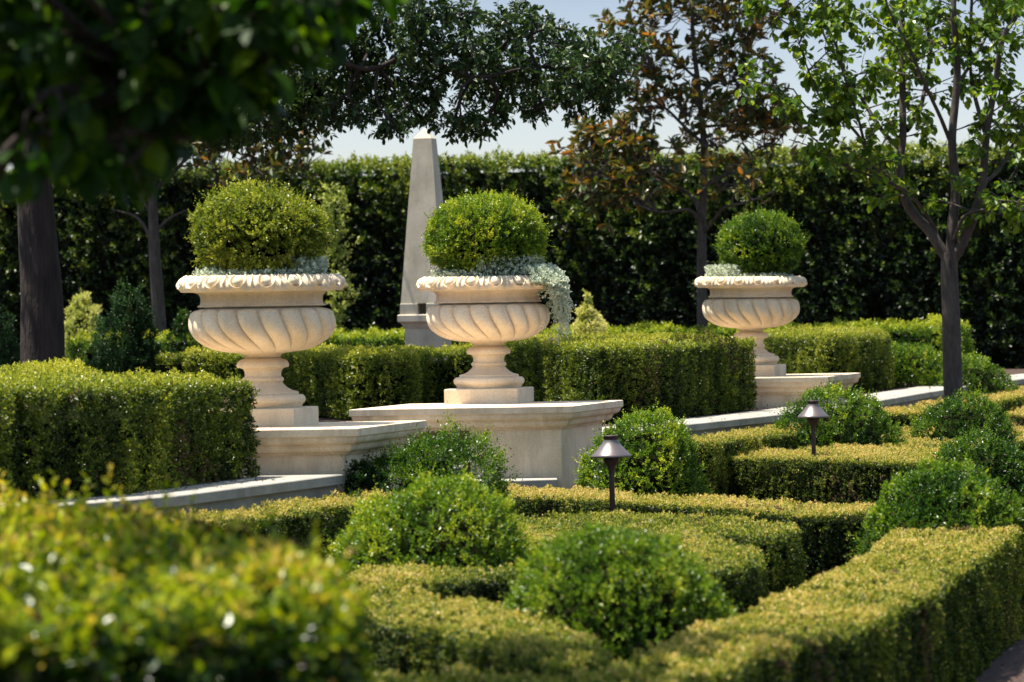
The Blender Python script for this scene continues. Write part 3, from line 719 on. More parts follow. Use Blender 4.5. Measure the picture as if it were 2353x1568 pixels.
ph([(805, 1319), (1000, 1304), (1180, 1296), (1185, 1312), (1005, 1333), (930, 1352), (905, 1366), (1001, 1374), (1126, 1382), (1243, 1417), (1350, 1462), (1407, 1499), (1407, 1511), (1282, 1533), (1180, 1500), (1087, 1474), (1001, 1440), (891, 1432), (800, 1397), (770, 1380)],
   'bent golden low hedge curling round the nearest dome bush', sp=.019)
ph([(1145, 1183), (1324, 1181), (1569, 1186), (1700, 1194), (1831, 1207), (1836, 1220), (1760, 1232), (1687, 1226), (1600, 1222), (1625, 1234), (1687, 1246), (1754, 1268), (1754, 1290), (1640, 1312), (1450, 1302), (1250, 1262), (1150, 1240), (1100, 1205)],
   'bright yellow-green stepped low hedge just in front of the near path light', top_t=.58)
ph([(1150, 1120), (1324, 1127), (1586, 1140), (1820, 1152), (2020, 1162), (2012, 1176), (1849, 1181), (1569, 1158), (1324, 1145), (1150, 1141)],
   'narrow tan-topped low hedge directly behind the near path light', top_t=.84, side_t=.24)  # even lower side tint, shade painted on the front face
ph([(1600, 1022), (1640, 1016), (1800, 1018), (2000, 1020), (2160, 1028), (2175, 1050), (2160, 1064), (1900, 1056), (1750, 1052), (1590, 1050), (1570, 1036)],
   'wide golden low hedge with the far path light standing in it', top_t=.75)
def along_wall(ya, yb, o0, o1, z, label, **k):
    a_ = dict(kw); a_.update(k); o_ = seg_on(offset_line(WALL, -o0), ya, yb); i_ = seg_on(offset_line(WALL, -o1), ya, yb)
    return hedge('low_hedge', ccw(o_+i_[::-1]), 0, z, label=label, **a_)
along_wall(27.0, 31.6, .03, .50, .625, 'low hedge pressed against the wall below the coping between the two path lights', top_t=.72, side_t=.45)
along_wall(33.0, 41.0, .04, .62, .62, 'low hedge at the foot of the far coping, left of the grey tree trunk', sp=.026, ls=.02, top_t=.80)
along_wall(16.6, 20.6, .03, .46, .615, 'golden low hedge pressed against the wall below the nearest coping', top_t=.78)
ph([(2010, 990), (2060, 980), (2140, 990), (2240, 1006), (2300, 1020), (2200, 1026), (2100, 1018), (2030, 1012)], 'tan low hedge between the far path light and the right-hand dome bushes', top_t=.8, sp=.026)
ph([(2270, 921), (2400, 921), (2400, 952), (2330, 955), (2290, 940)], 'low hedge behind the dome bush right of the tree trunk', top_t=.85, sp=.028, ls=.02)
ph([(2290, 985), (2420, 968), (2440, 1004), (2340, 1012)], 'tan low hedge at the right edge of the garden beyond the dark dome bush', top_t=.85, sp=.026)
ph([(2262, 884), (2400, 884), (2400, 894), (2275, 896)], 'farthest low hedge at the foot of the tall laurel', top_t=.75, sp=.032, ls=.024)
ph([(600, 1172), (780, 1135), (900, 1128), (1010, 1146), (880, 1178), (742, 1178), (640, 1200), (600, 1200)], 'small golden low hedge behind the wide yellow-tipped dome bush', top_t=.76)

GB = 'clipped dome bushes in the parterre'
def bush(X, Yt, halfpx, dist, label, bottom=0.05, tm=.5, **k):
    t = P(X, Yt, dist); r = halfpx*1.03*dist/FPX
    a = dict(sp=.024, ls=.0225, slen=.045, nl=8, power=2.1, widest=bottom+(t.z-bottom)*.22, wav=.03, ragged=.6); a.update(k)
    return dome('dome_bush', (t.x, dist), r, t.z, bottom, M['bush'], label, 'shrub', GB, tmid=tm, **a)
bush(990, 994, 150, 21.25, 'loose dome bush with upright shoots in front of the gap between two pedestals', .25, .46, ragged=2.4, slen=.06, ls=.022, wav=.05)
bush(838, 1056, 60, 20.9, 'small dark shrub tucked against the nearest pedestal', .2, .15)
bush(985, 1108, 243, 17.05, 'wide bright dome bush with yellow tips beside the loose privet hedge', .05, .68, sp=.020, ls=.020)
bush(1412, 1208, 258, 13.9, 'nearest and largest dome bush, deep green, lower middle of the parterre', .02, .58, sp=.019, ls=.019)
bush(1480, 956, 146, 24.3, 'bright green dome bush just behind the near path light', .2, .64)
bush(1920, 908, 135, 29.2, 'dark green dome bush just behind the far path light', .2, .46, ragged=1.2)
bush(2216, 914, 112, 30.4, 'deep green dome bush in front of the grey tree trunk', .2, .42, sp=.026)
bush(2262, 1008, 128, 22.9, 'loose feathery dome bush at the right side behind another dome', .2, .40, ragged=1.5)
bush(2180, 1090, 200, 18.8, 'broad mid-green dome bush at the far end of the broad golden hedge', .05, .50, sp=.02)
bush(2232, 822, 108, 38.8, 'green dome bush behind the grey tree trunk, in front of the laurel', .3, .52, sp=.032, ls=.025)

# ================================================================== LOOSE PRIVET IN FRONT
hedge('privet_hedge', [(-1.62, 11.7), (-.98, 10.4), (-.45, 9.2), (-.34, 7.5), (-.9, 7.3), (-2.1, 7.2), (-2.3, 11.9)], .25, 1.035, M['front'],
      'loose yellow-tipped privet hedge in the left foreground', top_t=.64, side_t=.20, sp=.036, ls=.034, slen=.060, nl=7, tj=.20, wav=.025, rnd=.10, gap=.3, six=True, shoots=.03, top_noise=.16, zs=.8)  # low side tint paints shade on the privet's front face

# ================================================================== TOPIARY CONES OF THE BACK
dome('variegated_cone', tuple(P(1350, 760, 39.4).xy)[:2], 49*39.4/FPX, P(1350, 670, 39.4).z, .75, M['variegated'], 'cream variegated topiary cone standing right of the middle urn', 'topiary', cone=True, sp=.030, ls=.030, slen=.05, tmid=.6, wav=.04)
dome('variegated_cone', tuple(P(188, 760, 44.5).xy)[:2], 46*44.5/FPX, P(188, 684, 44.5).z, .70, M['variegated'], 'cream variegated topiary cone behind the dark tree trunk', 'topiary', cone=False, power=2, sp=.035, ls=.030, slen=.05, tmid=.45, wav=.05)
dome('dark_cone', tuple(P(305, 800, 34).xy)[:2], 84*34/FPX, P(305, 655, 34).z, .70, M['darkconifer'], 'dark green topiary cone between the dark trunk and the nearest urn', 'topiary', cone=True, sp=.026, ls=.022, slen=.05, tmid=.55, wav=.07, ragged=1.5)
dome('dark_cone', tuple(P(-20, 800, 33).xy)[:2], 70*33/FPX, P(-20, 700, 33).z, .70, M['darkconifer'], 'dark topiary cone cut off at the left edge of the garden view', 'topiary', cone=True, sp=.03, ls=.024, slen=.05, tmid=.5, wav=.07)
dome('round_shrub', tuple(P(418, 760, 40).xy)[:2], 42*40/FPX, P(418, 716, 40).z, .70, M['bush'], 'small round shrub behind the nearest urn bowl', 'shrub', sp=.03, ls=.024, slen=.05, tmid=.3, wav=.04)

dome('flowering_shrub', tuple(P(772, 560, 46.5).xy)[:2], 24*46.5/FPX, P(772, 432, 46.5).z, 1.3, M['variegated'], 'pale cream flowering shrub against the laurel, right of the nearest box ball', 'shrub', sp=.06, ls=.045, slen=.09, tmid=.22, wav=.10, gap=.75, nl=6, power=2.0, widest=2.2)

# ================================================================== PATH LIGHTS
lamp = empty('path_light', (0, 0, 0))
def lathe(name, prof, mat, parent, n=40): return ring_mesh(name, prof, mat, parent, n)
LT = .88
lathe('post', [(.0, 0), (.0155, 0), (.0155, LT-.205)], M['bronze'], lamp)
lathe('socket', [(.0156, LT-.212), (.018, LT-.206), (.018, LT-.196), (.024, LT-.172), (.040, LT-.150), (.045, LT-.140), (.045, LT-.128), (.030, LT-.122), (.002, LT-.120)], M['bronze'], lamp)
lathe('lamp_shade', [(.046, LT-.120), (.104, LT-.122), (.111, LT-.119), (.112, LT-.114), (.107, LT-.106), (.085, LT-.084), (.062, LT-.058), (.048, LT-.040), (.043, LT-.030), (.0415, LT-.024)], M['shade'], lamp, 64)
lathe('shade_cap', [(.0395, LT-.030), (.0395, LT-.004), (.042, LT-.003), (.042, LT-.0005), (.036, LT), (.001, LT)], M['bronze'], lamp)
la = P(1406, 1010, 21.35); lb = P(1868, 925, 27.25)
lamp.location = (la.x, 21.35, P(1406, 1001, 21.35).z-LT); lamp.rotation_euler = (0, R(-.4), 0)
tag(lamp, 'bronze path light with cone shade in front of the middle pedestal and bright dome bush', 'path light', 'bronze path lights in the hedges')
lamp2 = copy_tree(lamp); lamp2.location = (lb.x, 27.25, P(1868, 921, 27.25).z-LT); lamp2.rotation_euler = (0, 0, R(20))
tag(lamp2, 'farther bronze path light rising from the wide golden hedge', 'path light')

# ================================================================== TREES
def twigs(T, L, starts, dirs, length, lsize, lw, tint, nleaf=8, droop=.35, rad=.004, six=True, petiole=.02, hang=.4, tj=.15, whorl=False, wander=.2, tubes=True):
    n = len(starts); d = unit(dirs); length = length*RNG.uniform(.6, 1.25, n)
    K = 5; pts = [starts]; cur = d.copy(); p = starts.copy()
    for k in range(K):
        cur = unit(cur+RNG.normal(size=(n, 3))*wander+np.array([0, 0, -droop])*.3); p = p+cur*(length/K)[:, None]; pts.append(p)
    pts = np.stack(pts, 1)                        # n,K+1,3
    if tubes:
        for i in range(n): T.add(pts[i], np.linspace(rad, rad*.4, K+1), 4)
    for k in range(nleaf):
        f = (.82+.18*k/nleaf) if whorl else (.12+.88*(k+.5)/nleaf)
        fi = f*K; i0 = min(int(fi), K-1); q = pts[:, i0]+(pts[:, i0+1]-pts[:, i0])*(fi-i0)
        tg = unit(pts[:, i0+1]-pts[:, i0]); r_ = unit(np.cross(tg, RNG.normal(size=(n, 3))))
        dd = unit(r_*(.9 if not whorl else .8)+tg*.55+np.array([0, 0, -hang])*RNG.uniform(.3, 1.2, (n, 1)))
        b_ = q+dd*petiole
        nn = np.array([0, 0, 1.0])+RNG.normal(size=(n, 3))*.55
        sz = lsize*RNG.uniform(.65, 1.2, n); t = np.clip(tint+RNG.normal(size=n)*tj, 0, 1)
        (L.add6 if six else L.add)(b_, dd, nn, sz, sz*lw, t)
    TOTAL[0] += n*nleaf
def finish_tree(name, base, label, T, Tb, L, leafm, barkm, group=None):
    root = empty(name, tuple(base)); tag(root, label, 'tree', group)
    off = np.array(tuple(base))
    T.v = [q-off for q in T.v]; T.build('trunk', barkm, root)
    if Tb.n: Tb.v = [q-off for q in Tb.v]; Tb.build('branches', barkm, root)
    lv, lf, lt = L.arrays(); meshobj('crown', lv-off, lf, [leafm], root, tint=lt)
    return root
def along(pts, u):
    pts = [Vector(p) for p in pts]; x = u*(len(pts)-1); i = min(int(x), len(pts)-2); return pts[i].lerp(pts[i+1], x-i)
def blob_crown(T, L, anchors, blobs, tw, limb_r=.03, inner=6):
    """leafy masses, each fed by a limb from the nearest point of the wood"""
    for bl in blobs:
        X, Y, dist, r, n = bl[:5]; flat = bl[5] if len(bl) > 5 else .75
        c = P(X, Y, dist)
        best = min(anchors, key=lambda a: (a[0]-c).length+max(0, a[0].z-c.z)*.7)
        a, ar = best; mid = (a+c)/2+Vector((RNG.normal()*.08, RNG.normal()*.08, .12*(c-a).length*.5))
        s = limb(T, [a, mid, c], min(ar*.7, limb_r), max(.25*limb_r, .006), 6, 6)
        st = RNG.normal(size=(n, 3)); st = unit(st)*(RNG.random(n)**.5)[:, None]
        st[:, 2] *= flat; starts = np.array(tuple(c))+st*r*.8
        dirs = st+np.array([0, 0, tw.get('rise', .1)])+RNG.normal(size=st.shape)*.35
        for q in starts[:inner]:
            T.add(spline([s[int(len(s)*.7)], (Vector(q)+c)/2+Vector(RNG.normal(size=3)*.04), Vector(q)], 3), np.linspace(max(.3*limb_r, .006), tw.get('rad', .004), 7), 5)
        k = {a_: b_ for a_, b_ in tw.items() if a_ != 'rise'}
        twigs(T, L, starts, dirs, **k)

# ---- pear tree at the right
PD = 33.0
def pt(X, Y, dd=0): return P(X, Y, PD+dd)
T, Tb, L = Tubes(), Tubes(), Leaves()
base = P(2194, 1000, PD); base.z = 0
trunk = limb(T, [Vector((base.x+.02, PD, -.05)), pt(2190, 880), pt(2186, 740), pt(2182, 640), pt(2182, 580)], .088, .070, 16, 8, wob=.02)
stems = [
 ([pt(2180, 600), pt(2135, 540), pt(2088, 480, .05), pt(2073, 387, .1), pt(2083, 300, .15), pt(2080, 160, .2), pt(2072, 40, .25), pt(2060, -160, .3), pt(2050, -330, .3)], .050, .014),
 ([pt(2184, 600), pt(2188, 540), pt(2192, 430), pt(2184, 300, -.1), pt(2196, 130, -.1), pt(2194, 0, -.1), pt(2190, -200), pt(2200, -380)], .052, .014),
 ([pt(2186, 600), pt(2222, 545, -.05), pt(2246, 480, -.1), pt(2257, 387, -.1), pt(2270, 258, -.15), pt(2298, 107, -.2), pt(2345, 30, -.25), pt(2380, -150, -.3)], .050, .014),
 ([pt(2082, 450, .1), pt(2050, 410), pt(2012, 372, -.1), pt(1965, 310, -.2), pt(1915, 266, -.3), pt(1870, 252, -.4), pt(1827, 193, -.5)], .022, .006),
 ([pt(2160, 560), pt(2140, 515), pt(2090, 440, -.2), pt(2012, 404, -.3), pt(1922, 378, -.4), pt(1870, 320, -.5), pt(1830, 268, -.5)], .020, .005),
 ([pt(2076, 350, .1), pt(2020, 290, .2), pt(1975, 230, .3), pt(1943, 180, .3), pt(1900, 86, .4), pt(1870, -60, .4)], .022, .007),
 ([pt(2084, 300, .1), pt(2120, 230, .5), pt(2140, 120, .7), pt(2128, -30, .8), pt(2120, -200, .9)], .024, .008),
 ([pt(2190, 560), pt(2215, 500, -.3), pt(2260, 498, -.4), pt(2295, 517, -.5), pt(2360, 503, -.6), pt(2430, 470, -.6)], .018, .006),
 ([pt(2262, 300, -.1), pt(2235, 210, .2), pt(2225, 110, .3), pt(2240, -60, .3)], .022, .008),
 ([pt(2250, 430, -.1), pt(2300, 380, .2), pt(2350, 310, .4), pt(2420, 240, .5)], .020, .007),
 ([pt(2186, 330), pt(2150, 240, -.4), pt(2105, 130, -.6), pt(2040, 0, -.8), pt(2010, -150, -.9)], .020, .006),
 ([pt(2195, 200), pt(2260, 90, .5), pt(2310, -40, .6)], .018, .006),
 ([pt(1990, 340, -.1), pt(1960, 250, -.3), pt(1925, 130, -.5), pt(1890, 20, -.6), pt(1860, -100, -.6)], .014, .004),
 ([pt(1900, 262, -.35), pt(1870, 180, -.5), pt(1835, 90, -.6), pt(1810, 0, -.7)], .010, .003),
]
segs = []
for pts, r0, r1 in stems: segs.append(limb(T if r0 > .03 else Tb, pts, r0, r1, 10 if r0 > .03 else 7, 7))
st_, dr_ = [], []
for i, s in enumerate(segs):
    main = stems[i][1] > .03
    n = 12 if main else 10
    for k in range(n):
        u = RNG.uniform(.42 if main else .28, 1.0); p = along(s, u)
        d = Vector(RNG.normal(size=3)); d.z = abs(d.z)*.6+.25; d.normalize()
        ln = RNG.uniform(.25, .62)
        q = p+d*ln*.5+Vector((0, 0, -.01)); e = p+d*ln+Vector((RNG.normal()*.06, RNG.normal()*.06, -.03))
        Tb.add(spline([p, q, e], 3), np.linspace(.0075, .004, 7), 5)
        for m_ in range(4):
            st_.append(tuple(p.lerp(e, RNG.uniform(.25, 1)))); dd = d+Vector(RNG.normal(size=3))*.6; dr_.append(tuple(dd))
    for m_ in range(10): st_.append(tuple(along(s, RNG.uniform(.5, 1)))); dr_.append(tuple(RNG.normal(size=3)+np.array([0, 0, .5])))
twigs(Tb, L, np.array(st_), np.array(dr_), .20, .080, .72, .50, nleaf=9, droop=.2, rad=.0035, petiole=.022, hang=.9, tj=.2)
finish_tree('pear_tree', base, 'light green young tree with forked grey trunk at the right', T, Tb, L, M['pear'], M['barkgrey'])

# ---- magnolia in the middle distance
def magnolia(D_, trunkpts, lims, blobs, label, r0, n_extra=0, tint=.55):
    T, Tb, L = Tubes(), Tubes(), Leaves()
    pts = [P(x, y, D_) for x, y in trunkpts]; base = Vector((pts[0].x, pts[0].y, ZS-.02)); pts = [base]+pts
    s = limb(T, pts, r0, .010, 12, 7)
    anchors = [(p, r0*(1-i/len(s))) for i, p in enumerate(s) if i > len(s)*.25]
    for lp, a, b_ in lims:
        q = limb(Tb, [P(x, y, D_+dd) for x, y, dd in lp], a, b_, 7, 6); anchors += [(p, a*.8) for p in q[4:]]
    blobs = [(b_[0], b_[1], b_[2], b_[3], int(b_[4]*1.5)) for b_ in blobs]
    blob_crown(Tb, L, anchors, blobs, dict(length=.26, lsize=.125, lw=.42, tint=tint, nleaf=9, droop=-.25, rad=.006, petiole=.012, hang=.05, tj=.27, whorl=True, rise=.5), limb_r=.020, inner=9)
    return finish_tree('magnolia_tree', base, label, T, Tb, L, M['magnolia'], M['barkgrey'], 'young magnolias with rust-brown leaves')
MD = 42.0
magnolia(MD, [(1613, 700), (1613, 537), (1617, 430), (1617, 327), (1604, 193), (1591, 64), (1600, -60), (1600, -200)],
 [([(1610, 520, 0), (1592, 495, -.1), (1570, 481, -.2), (1514, 478, -.3)], .030, .010), ([(1610, 495, 0), (1590, 462, .2), (1570, 447, .3), (1520, 415, .4), (1492, 378, .4)], .026, .010),
  ([(1614, 440, 0), (1650, 400, .2), (1700, 370, .3), (1760, 340, .4)], .022, .008), ([(1617, 330, 0), (1560, 270, 0), (1500, 240, .1), (1450, 245, .2)], .022, .008),
  ([(1612, 540, 0), (1660, 490, -.3), (1720, 460, -.4), (1790, 440, -.4)], .022, .008), ([(1606, 230, 0), (1660, 170, .2), (1720, 120, .3)], .018, .007), ([(1600, 180, 0), (1530, 120, -.2), (1480, 80, -.3)], .018, .007)],
 [(1345, 345, MD, .22, 12), (1400, 350, MD+.3, .30, 18), (1460, 330, MD, .26, 14), (1360, 400, MD-.2, .26, 14), (1430, 410, MD+.2, .32, 22), (1500, 380, MD-.3, .28, 16), (1400, 465, MD, .26, 15), (1470, 460, MD-.2, .26, 13), (1350, 450, MD+.1, .18, 7),
  (1500, 60, MD, .35, 20), (1560, 20, MD+.3, .38, 22), (1440, 100, MD, .22, 9), (1480, 150, MD-.2, .28, 12), (1640, 40, MD-.2, .42, 26), (1700, 90, MD+.2, .36, 22), (1660, 160, MD, .34, 20), (1560, 150, MD+.2, .25, 9),
  (1740, 30, MD+.2, .3, 14), (1720, 200, MD-.1, .32, 20), (1650, 270, MD+.3, .28, 14), (1580, 260, MD-.2, .22, 9), (1700, 290, MD, .34, 22), (1770, 270, MD+.2, .30, 18), (1640, 330, MD-.2, .22, 9), (1750, 340, MD+.3, .26, 11), (1530, 230, MD, .24, 10),
  (1450, 215, MD+.1, .24, 11), (1490, 265, MD, .20, 8), (1800, 320, MD+.3, .22, 9), (1560, 330, MD+.3, .18, 5), (1660, 430, MD-.4, .22, 7), (1720, 420, MD-.3, .22, 7), (1620, -80, MD, .5, 20), (1500, -60, MD, .4, 14), (1740, -70, MD, .4, 14)],
 'young magnolia with bronze-brown leaves between the middle and far urns', .062)
MD = 43.0
magnolia(MD, [(366, 740), (356, 600), (353, 520), (350, 440), (352, 380), (356, 300), (360, 200), (365, 50)],
 [([(354, 560, 0), (330, 520, 0), (300, 490, 0), (250, 470, 0)], .025, .008), ([(354, 540, 0), (385, 500, 0), (430, 480, .1)], .022, .008), ([(352, 440, 0), (450, 360, 0), (560, 320, 0), (640, 300, 0)], .026, .008), ([(352, 500, 0), (310, 440, 0), (270, 400, 0), (240, 360, 0)], .018, .006)],
 [(560, 270, MD, .30, 16), (620, 300, MD+.2, .30, 17), (670, 340, MD-.2, .26, 14), (690, 270, MD+.2, .24, 12), (640, 380, MD, .26, 14), (700, 385, MD, .15, 6), (540, 350, MD+.3, .3, 16), (600, 400, MD-.3, .22, 9), (480, 320, MD, .35, 20), (500, 400, MD, .25, 10),
  (400, 330, MD, .4, 24), (300, 350, MD, .4, 22), (200, 360, MD, .35, 16), (640, 240, MD+.4, .25, 12), (450, 220, MD, .4, 24), (300, 220, MD, .45, 24), (560, 190, MD, .35, 18)],
 'young magnolia with a few rust-red leaves behind the nearest box ball', .085, tint=.42)

# ---- evergreen oak with the dark trunk at the left
OD = 31.0
T, Tb, L = Tubes(), Tubes(), Leaves()
base = P(98, 840, OD); base.z = ZS-.03
tr = limb(T, [base, P(97, 700, OD), P(88, 560, OD), P(80, 420, OD), P(78, 300, OD), P(90, 120, OD+.1), P(110, -60, OD+.1), P(140, -300, OD)], .185, .09, 22, 8, wob=.015, flare=.10)
anch = [(p, .15) for p in tr if p.z > 2.6]
for pts, a, b_ in [([(80, 330, 0), (200, 200, -.2), (420, 150, -.4), (650, 95, -.5), (820, 150, -.45), (960, 130, -.4), (1080, 175, -.3), (1200, 150, -.2), (1320, 175, 0)], .036, .007),
                   ([(86, 200, 0), (260, 40, .4), (520, -40, .6), (800, -30, .6), (960, 45, .55), (1080, 25, .5), (1170, 90, .45), (1260, 75, .4)], .030, .007),
                   ([(85, 260, 0), (240, 200, .6), (480, 210, 1.0), (700, 190, 1.1), (950, 200, 1.0)], .05, .012),
                   ([(90, 60, 0), (260, -120, -.6), (520, -200, -1), (800, -160, -1.2)], .06, .014),
                   ([(90, 100, 0), (0, -20, 0), (-160, -120, .4)], .06, .015), ([(90, 160, 0), (-60, 60, -.6), (-260, 40, -1)], .05, .015)]:
    s = limb(Tb, [P(x, y, OD+d_) for x, y, d_ in pts], a, b_, 8, 7); anch += [(p, a*.6) for p in s[5:]]
ob = []
for X, Y, r in [(760, 40, .26), (830, 90, .26), (900, 40, .26), (960, 100, .26), (880, 160, .26), (800, 165, .24), (980, 30, .24), (1020, 150, .24), (960, 200, .22), (1080, 110, .24), (1060, 40, .18), (1100, 190, .22), (1150, 150, .22), (1190, 105, .18),
                (1170, 210, .20), (1230, 160, .22), (1290, 120, .18), (1260, 210, .18), (1310, 180, .20), (1360, 150, .20), (1400, 130, .14), (1370, 200, .18), (1420, 180, .14), (1440, 110, .12), (1335, 95, .14), (1395, 235, .07), (1320, 235, .09), (1230, 60, .12), (1150, 60, .15), (1200, 30, .1), (860, 225, .16), (780, 235, .14), (730, 210, .2),
                (940, 255, .10), (990, 268, .08), (890, 268, .09), (1060, 262, .09), (1048, 290, .07), (1130, 262, .09), (1110, 290, .06), (820, 262, .07), (745, 268, .1), (700, 250, .2), (905, 295, .05), (1240, 250, .07), (1270, 55, .08)]:
    ob.append((X, Y, OD+RNG.uniform(-.5, .7), r, int(14+r*r*760)))
for X in range(-140, 760, 95):
    for Y in (-40, 70, 180):
        ob.append((X+RNG.uniform(-30, 30), Y+RNG.uniform(-25, 25), OD+RNG.uniform(-.8, 1.2), .32, 70))
for X in range(60, 720, 70):
    ob.append((X+RNG.uniform(-20, 20), 275+RNG.uniform(-25, 25), OD+RNG.uniform(.3, 1.8), .26, 42))
for k in range(26):
    ob.append((RNG.uniform(-500, 1150), RNG.uniform(-420, -90), OD+RNG.uniform(-2.2, 2.6), .5, 60))
for k in range(30):  # unseen boughs added above and behind to shade the back left
    ob.append((RNG.uniform(-700, 620), RNG.uniform(-520, -130), OD+RNG.uniform(3, 12), .55, 60))
blob_crown(Tb, L, anch, ob, dict(length=.13, lsize=.056, lw=.50, tint=.45, nleaf=11, droop=.3, rad=.003, petiole=.006, hang=.35, tj=.22, six=True, rise=-.05), limb_r=.022, inner=5)
finish_tree('evergreen_tree', base, 'large dark-trunked evergreen tree at the left, branches reaching over the obelisk', T, Tb, L, M['oak'], M['bark'])

# ---- dense tree added far behind at the left, unseen upper crown shades the laurel
KD = 49.5
T, Tb, L = Tubes(), Tubes(), Leaves()
base = P(-120, 700, KD); base.z = ZS-.03
tr = limb(T, [base, P(-115, 560, KD), P(-100, 400, KD), P(-80, 200, KD), P(-60, 0, KD), P(-40, -250, KD)], .20, .09, 14, 7)
anch = [(p, .15) for p in tr if p.z > 2.8]
for pts in ([(-80, 200, 0), (100, 120, 0), (300, 60, .4), (480, 40, .6)], [(-60, 0, 0), (200, -100, .5), (480, -180, .8)], [(-70, 120, 0), (60, 20, -1), (250, -80, -1.6)]):
    q = limb(Tb, [P(x, y, KD+d_) for x, y, d_ in pts], .07, .02, 7, 6); anch += [(p, .05) for p in q[4:]]
kb = [(X+RNG.uniform(-30, 30), Y+RNG.uniform(-25, 25), KD+RNG.uniform(-1, 1.5), .55, 60) for X in range(0, 600, 85) for Y in (60, 170, 270)]
kb += [(RNG.uniform(-420, 560), RNG.uniform(-380, 20), KD+RNG.uniform(-1.5, 4.5), .85, 85) for k in range(42)]  # unseen masses overhead, added for the shade they cast on the laurel
blob_crown(Tb, L, anch, kb, dict(length=.22, lsize=.085, lw=.5, tint=.35, nleaf=8, droop=.3, rad=.004, petiole=.01, hang=.4, tj=.2, rise=0, tubes=False), limb_r=.03, inner=4)
finish_tree('evergreen_tree', base, 'dense dark tree added far behind at the left, unseen upper crown shading the laurel hedge', T, Tb, L, M['oak'], M['bark'])

# ---- tree hanging into the top left foreground
FD = 9.0
T, Tb, L = Tubes(), Tubes(), Leaves()
base = Vector((-2.55, 9.6, 0))
tr = limb(T, [base, Vector((-2.53, 9.6, .9)), Vector((-2.45, 9.55, 1.5)), Vector((-2.40, 9.5, 2.2)), Vector((-2.36, 9.45, 3.1)), Vector((-2.3, 9.4, 4.4))], .10, .04, 14, 8, wob=.02, flare=.3)
anch = [(p, .06) for p in tr if p.z > 1.6]
for pts, a, b_ in [([(-2.45, 9.55, 1.45), P(-90, 545, 9.4), P(0, 442, 9.3), P(70, 372, 9.2), P(190, 330, 9.1), P(330, 290, 9.0), P(450, 250, 8.9)], .030, .006),
                   ([P(70, 372, 9.2), P(160, 340, 9.3), P(260, 380, 9.2), P(330, 395, 9.1)], .012, .004),
                   ([(-2.38, 9.5, 2.3), P(0, 200, 9.3), P(220, 150, 9.1), P(450, 90, 9.0), P(640, 70, 8.9), P(800, 20, 8.8)], .016, .004),
                   ([(-2.36, 9.45, 2.8), P(-60, -60, 9.4), P(250, -70, 9.2), P(560, -60, 9.0), P(800, -90, 8.9)], .020, .006),
                   ([(-2.36, 9.45, 3.0), P(0, -300, 9.6), P(300, -420, 9.6)], .03, .01)]:
    s = limb(Tb, [Vector(p) for p in pts], a, b_, 8, 7); anch += [(p, a*.7) for p in s[3:]]
fb = []
for X, Y, r, n in [(30, 60, .14, 26), (120, 30, .14, 26), (220, 70, .14, 26), (320, 30, .14, 26), (420, 70, .14, 26), (520, 30, .14, 26), (620, 60, .13, 22), (710, 20, .12, 20), (790, 40, .10, 14), (860, 10, .08, 9), (60, 170, .14, 24), (160, 190, .14, 24), (260, 160, .14, 24),
                   (360, 180, .14, 24), (460, 150, .13, 22), (560, 140, .12, 18), (650, 130, .10, 14), (730, 110, .09, 10), (40, 270, .12, 20), (140, 290, .12, 18), (240, 270, .12, 20), (340, 270, .12, 18), (430, 240, .11, 14), (520, 220, .09, 9), (600, 200, .07, 6),
                   (200, 345, .08, 8), (300, 340, .08, 7), (380, 350, .07, 5), (100, 345, .07, 5), (370, 390, .03, 2), (440, 320, .05, 3), (150, 375, .05, 3), (690, 170, .05, 4), (900, -20, .07, 6), (840, 70, .05, 4)]:
    for q in range(2): fb.append((X-35-.06*X+RNG.uniform(-25, 25), Y-50+RNG.uniform(-18, 14), RNG.uniform(8.4, 9.9), r*.8, max(2, int(n*.55)), .9))
for k in range(16):  # unseen boughs added overhead to shade the privet front
    c_ = Vector((RNG.uniform(-2.2, -.1), RNG.uniform(6.0, 7.4), RNG.uniform(2.9, 3.9))); d_ = c_.y; q_ = c_-Vector((0, 0, CAMZ))
    fb.append((1176.5+FPX*q_.dot(rt)/q_.dot(fw), 784-FPX*q_.dot(up)/q_.dot(fw), d_, .22, 22))
for k in range(36):      # boughs above the picture that shade the front of the parterre
    c_ = Vector((RNG.uniform(-2.3, .1), RNG.uniform(10.8, 12.9), RNG.uniform(3.5, 4.6))); q_ = c_-Vector((0, 0, CAMZ))
    fb.append((1176.5+FPX*q_.dot(rt)/q_.dot(fw), 784-FPX*q_.dot(up)/q_.dot(fw), c_.y, .22, 26))
for k in range(9):
    fb.append((RNG.uniform(-700, 900), RNG.uniform(-700, -110), RNG.uniform(8.2, 10.4), .2, 26))
blob_crown(Tb, L, anch, fb, dict(length=.11, lsize=.078, lw=.74, tint=.45, nleaf=7, droop=.4, rad=.0022, petiole=.014, hang=.9, tj=.24, rise=0), limb_r=.010, inner=3)
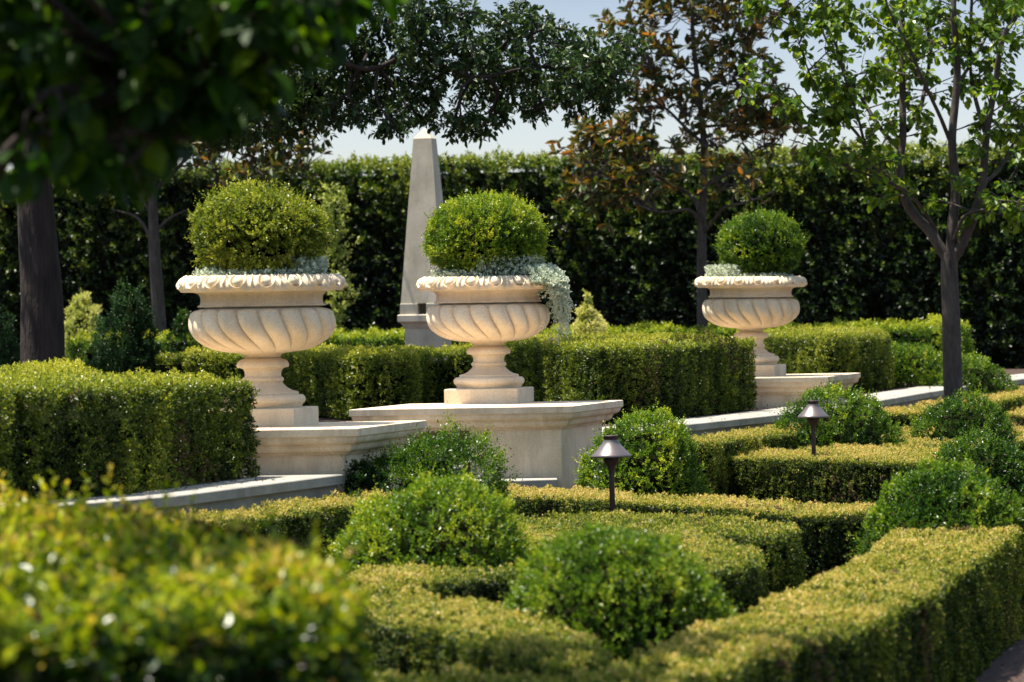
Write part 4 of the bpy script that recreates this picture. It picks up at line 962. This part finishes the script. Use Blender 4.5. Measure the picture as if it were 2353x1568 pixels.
finish_tree('overhanging_tree', base, 'dark leafy boughs hanging into the upper left foreground', T, Tb, L, M['pear_dark'], M['bark'])

# ================================================================== LITTER ON THE BEDS
L = Leaves(); n = 26000
x = RNG.uniform(-3.2, 4.2, n); y = RNG.uniform(17, 38, n); pl_in = offset_line(WALL, .46)
bx = np.interp(y, [p[1] for p in pl_in], [p[0] for p in pl_in]); k = (x < bx) & (x > bx-1.3); x, y = x[k], y[k]; n = len(x)
p = np.stack([x, y, np.full(n, ZS-.008)+RNG.random(n)*.012], 1)
L.add(p, RNG.normal(size=(n, 3))*np.array([1, 1, .35]), np.array([0, 0, 1])+RNG.normal(size=(n, 3))*.4, RNG.uniform(.012, .03, n), RNG.uniform(.006, .014, n), RNG.random(n))
n = 16000; gx = RNG.uniform(-3, 6, n); gy = RNG.uniform(9, 40, n); wx = np.interp(gy, [p_[1] for p_ in WALL], [p_[0] for p_ in WALL]); k = gx > wx+.03; gx, gy = gx[k], gy[k]; n = len(gx)
L.add(np.stack([gx, gy, np.full(n, .004)+RNG.random(n)*.01], 1), RNG.normal(size=(n, 3))*np.array([1, 1, .3]), np.array([0, 0, 1])+RNG.normal(size=(n, 3))*.4, RNG.uniform(.015, .035, n), RNG.uniform(.008, .016, n), RNG.random(n))
for (ya_, yb_, n_) in ((17.2, 20.8, 40), (26.6, 32, 50), (34, 44, 60)):      # dry leaves blown onto the coping
    yy = RNG.uniform(ya_, yb_, n_); xx = np.interp(yy, [q[1] for q in WALL], [q[0] for q in WALL])-RNG.uniform(.06, .36, n_)
    L.add(np.stack([xx, yy, np.full(n_, ZC+.002)], 1), RNG.normal(size=(n_, 3))*np.array([1, 1, .15]), np.array([0, 0, 1])+RNG.normal(size=(n_, 3))*.25, RNG.uniform(.012, .04, n_), RNG.uniform(.008, .018, n_), RNG.uniform(.2, 1, n_))
v, f, t = L.arrays(); tag(meshobj('mulch_litter', v, f, [M['chips']], tint=t), 'brown bark chips and dry leaves scattered on the beds', 'mulch', kind='stuff')
print('LEAVES', TOTAL[0])
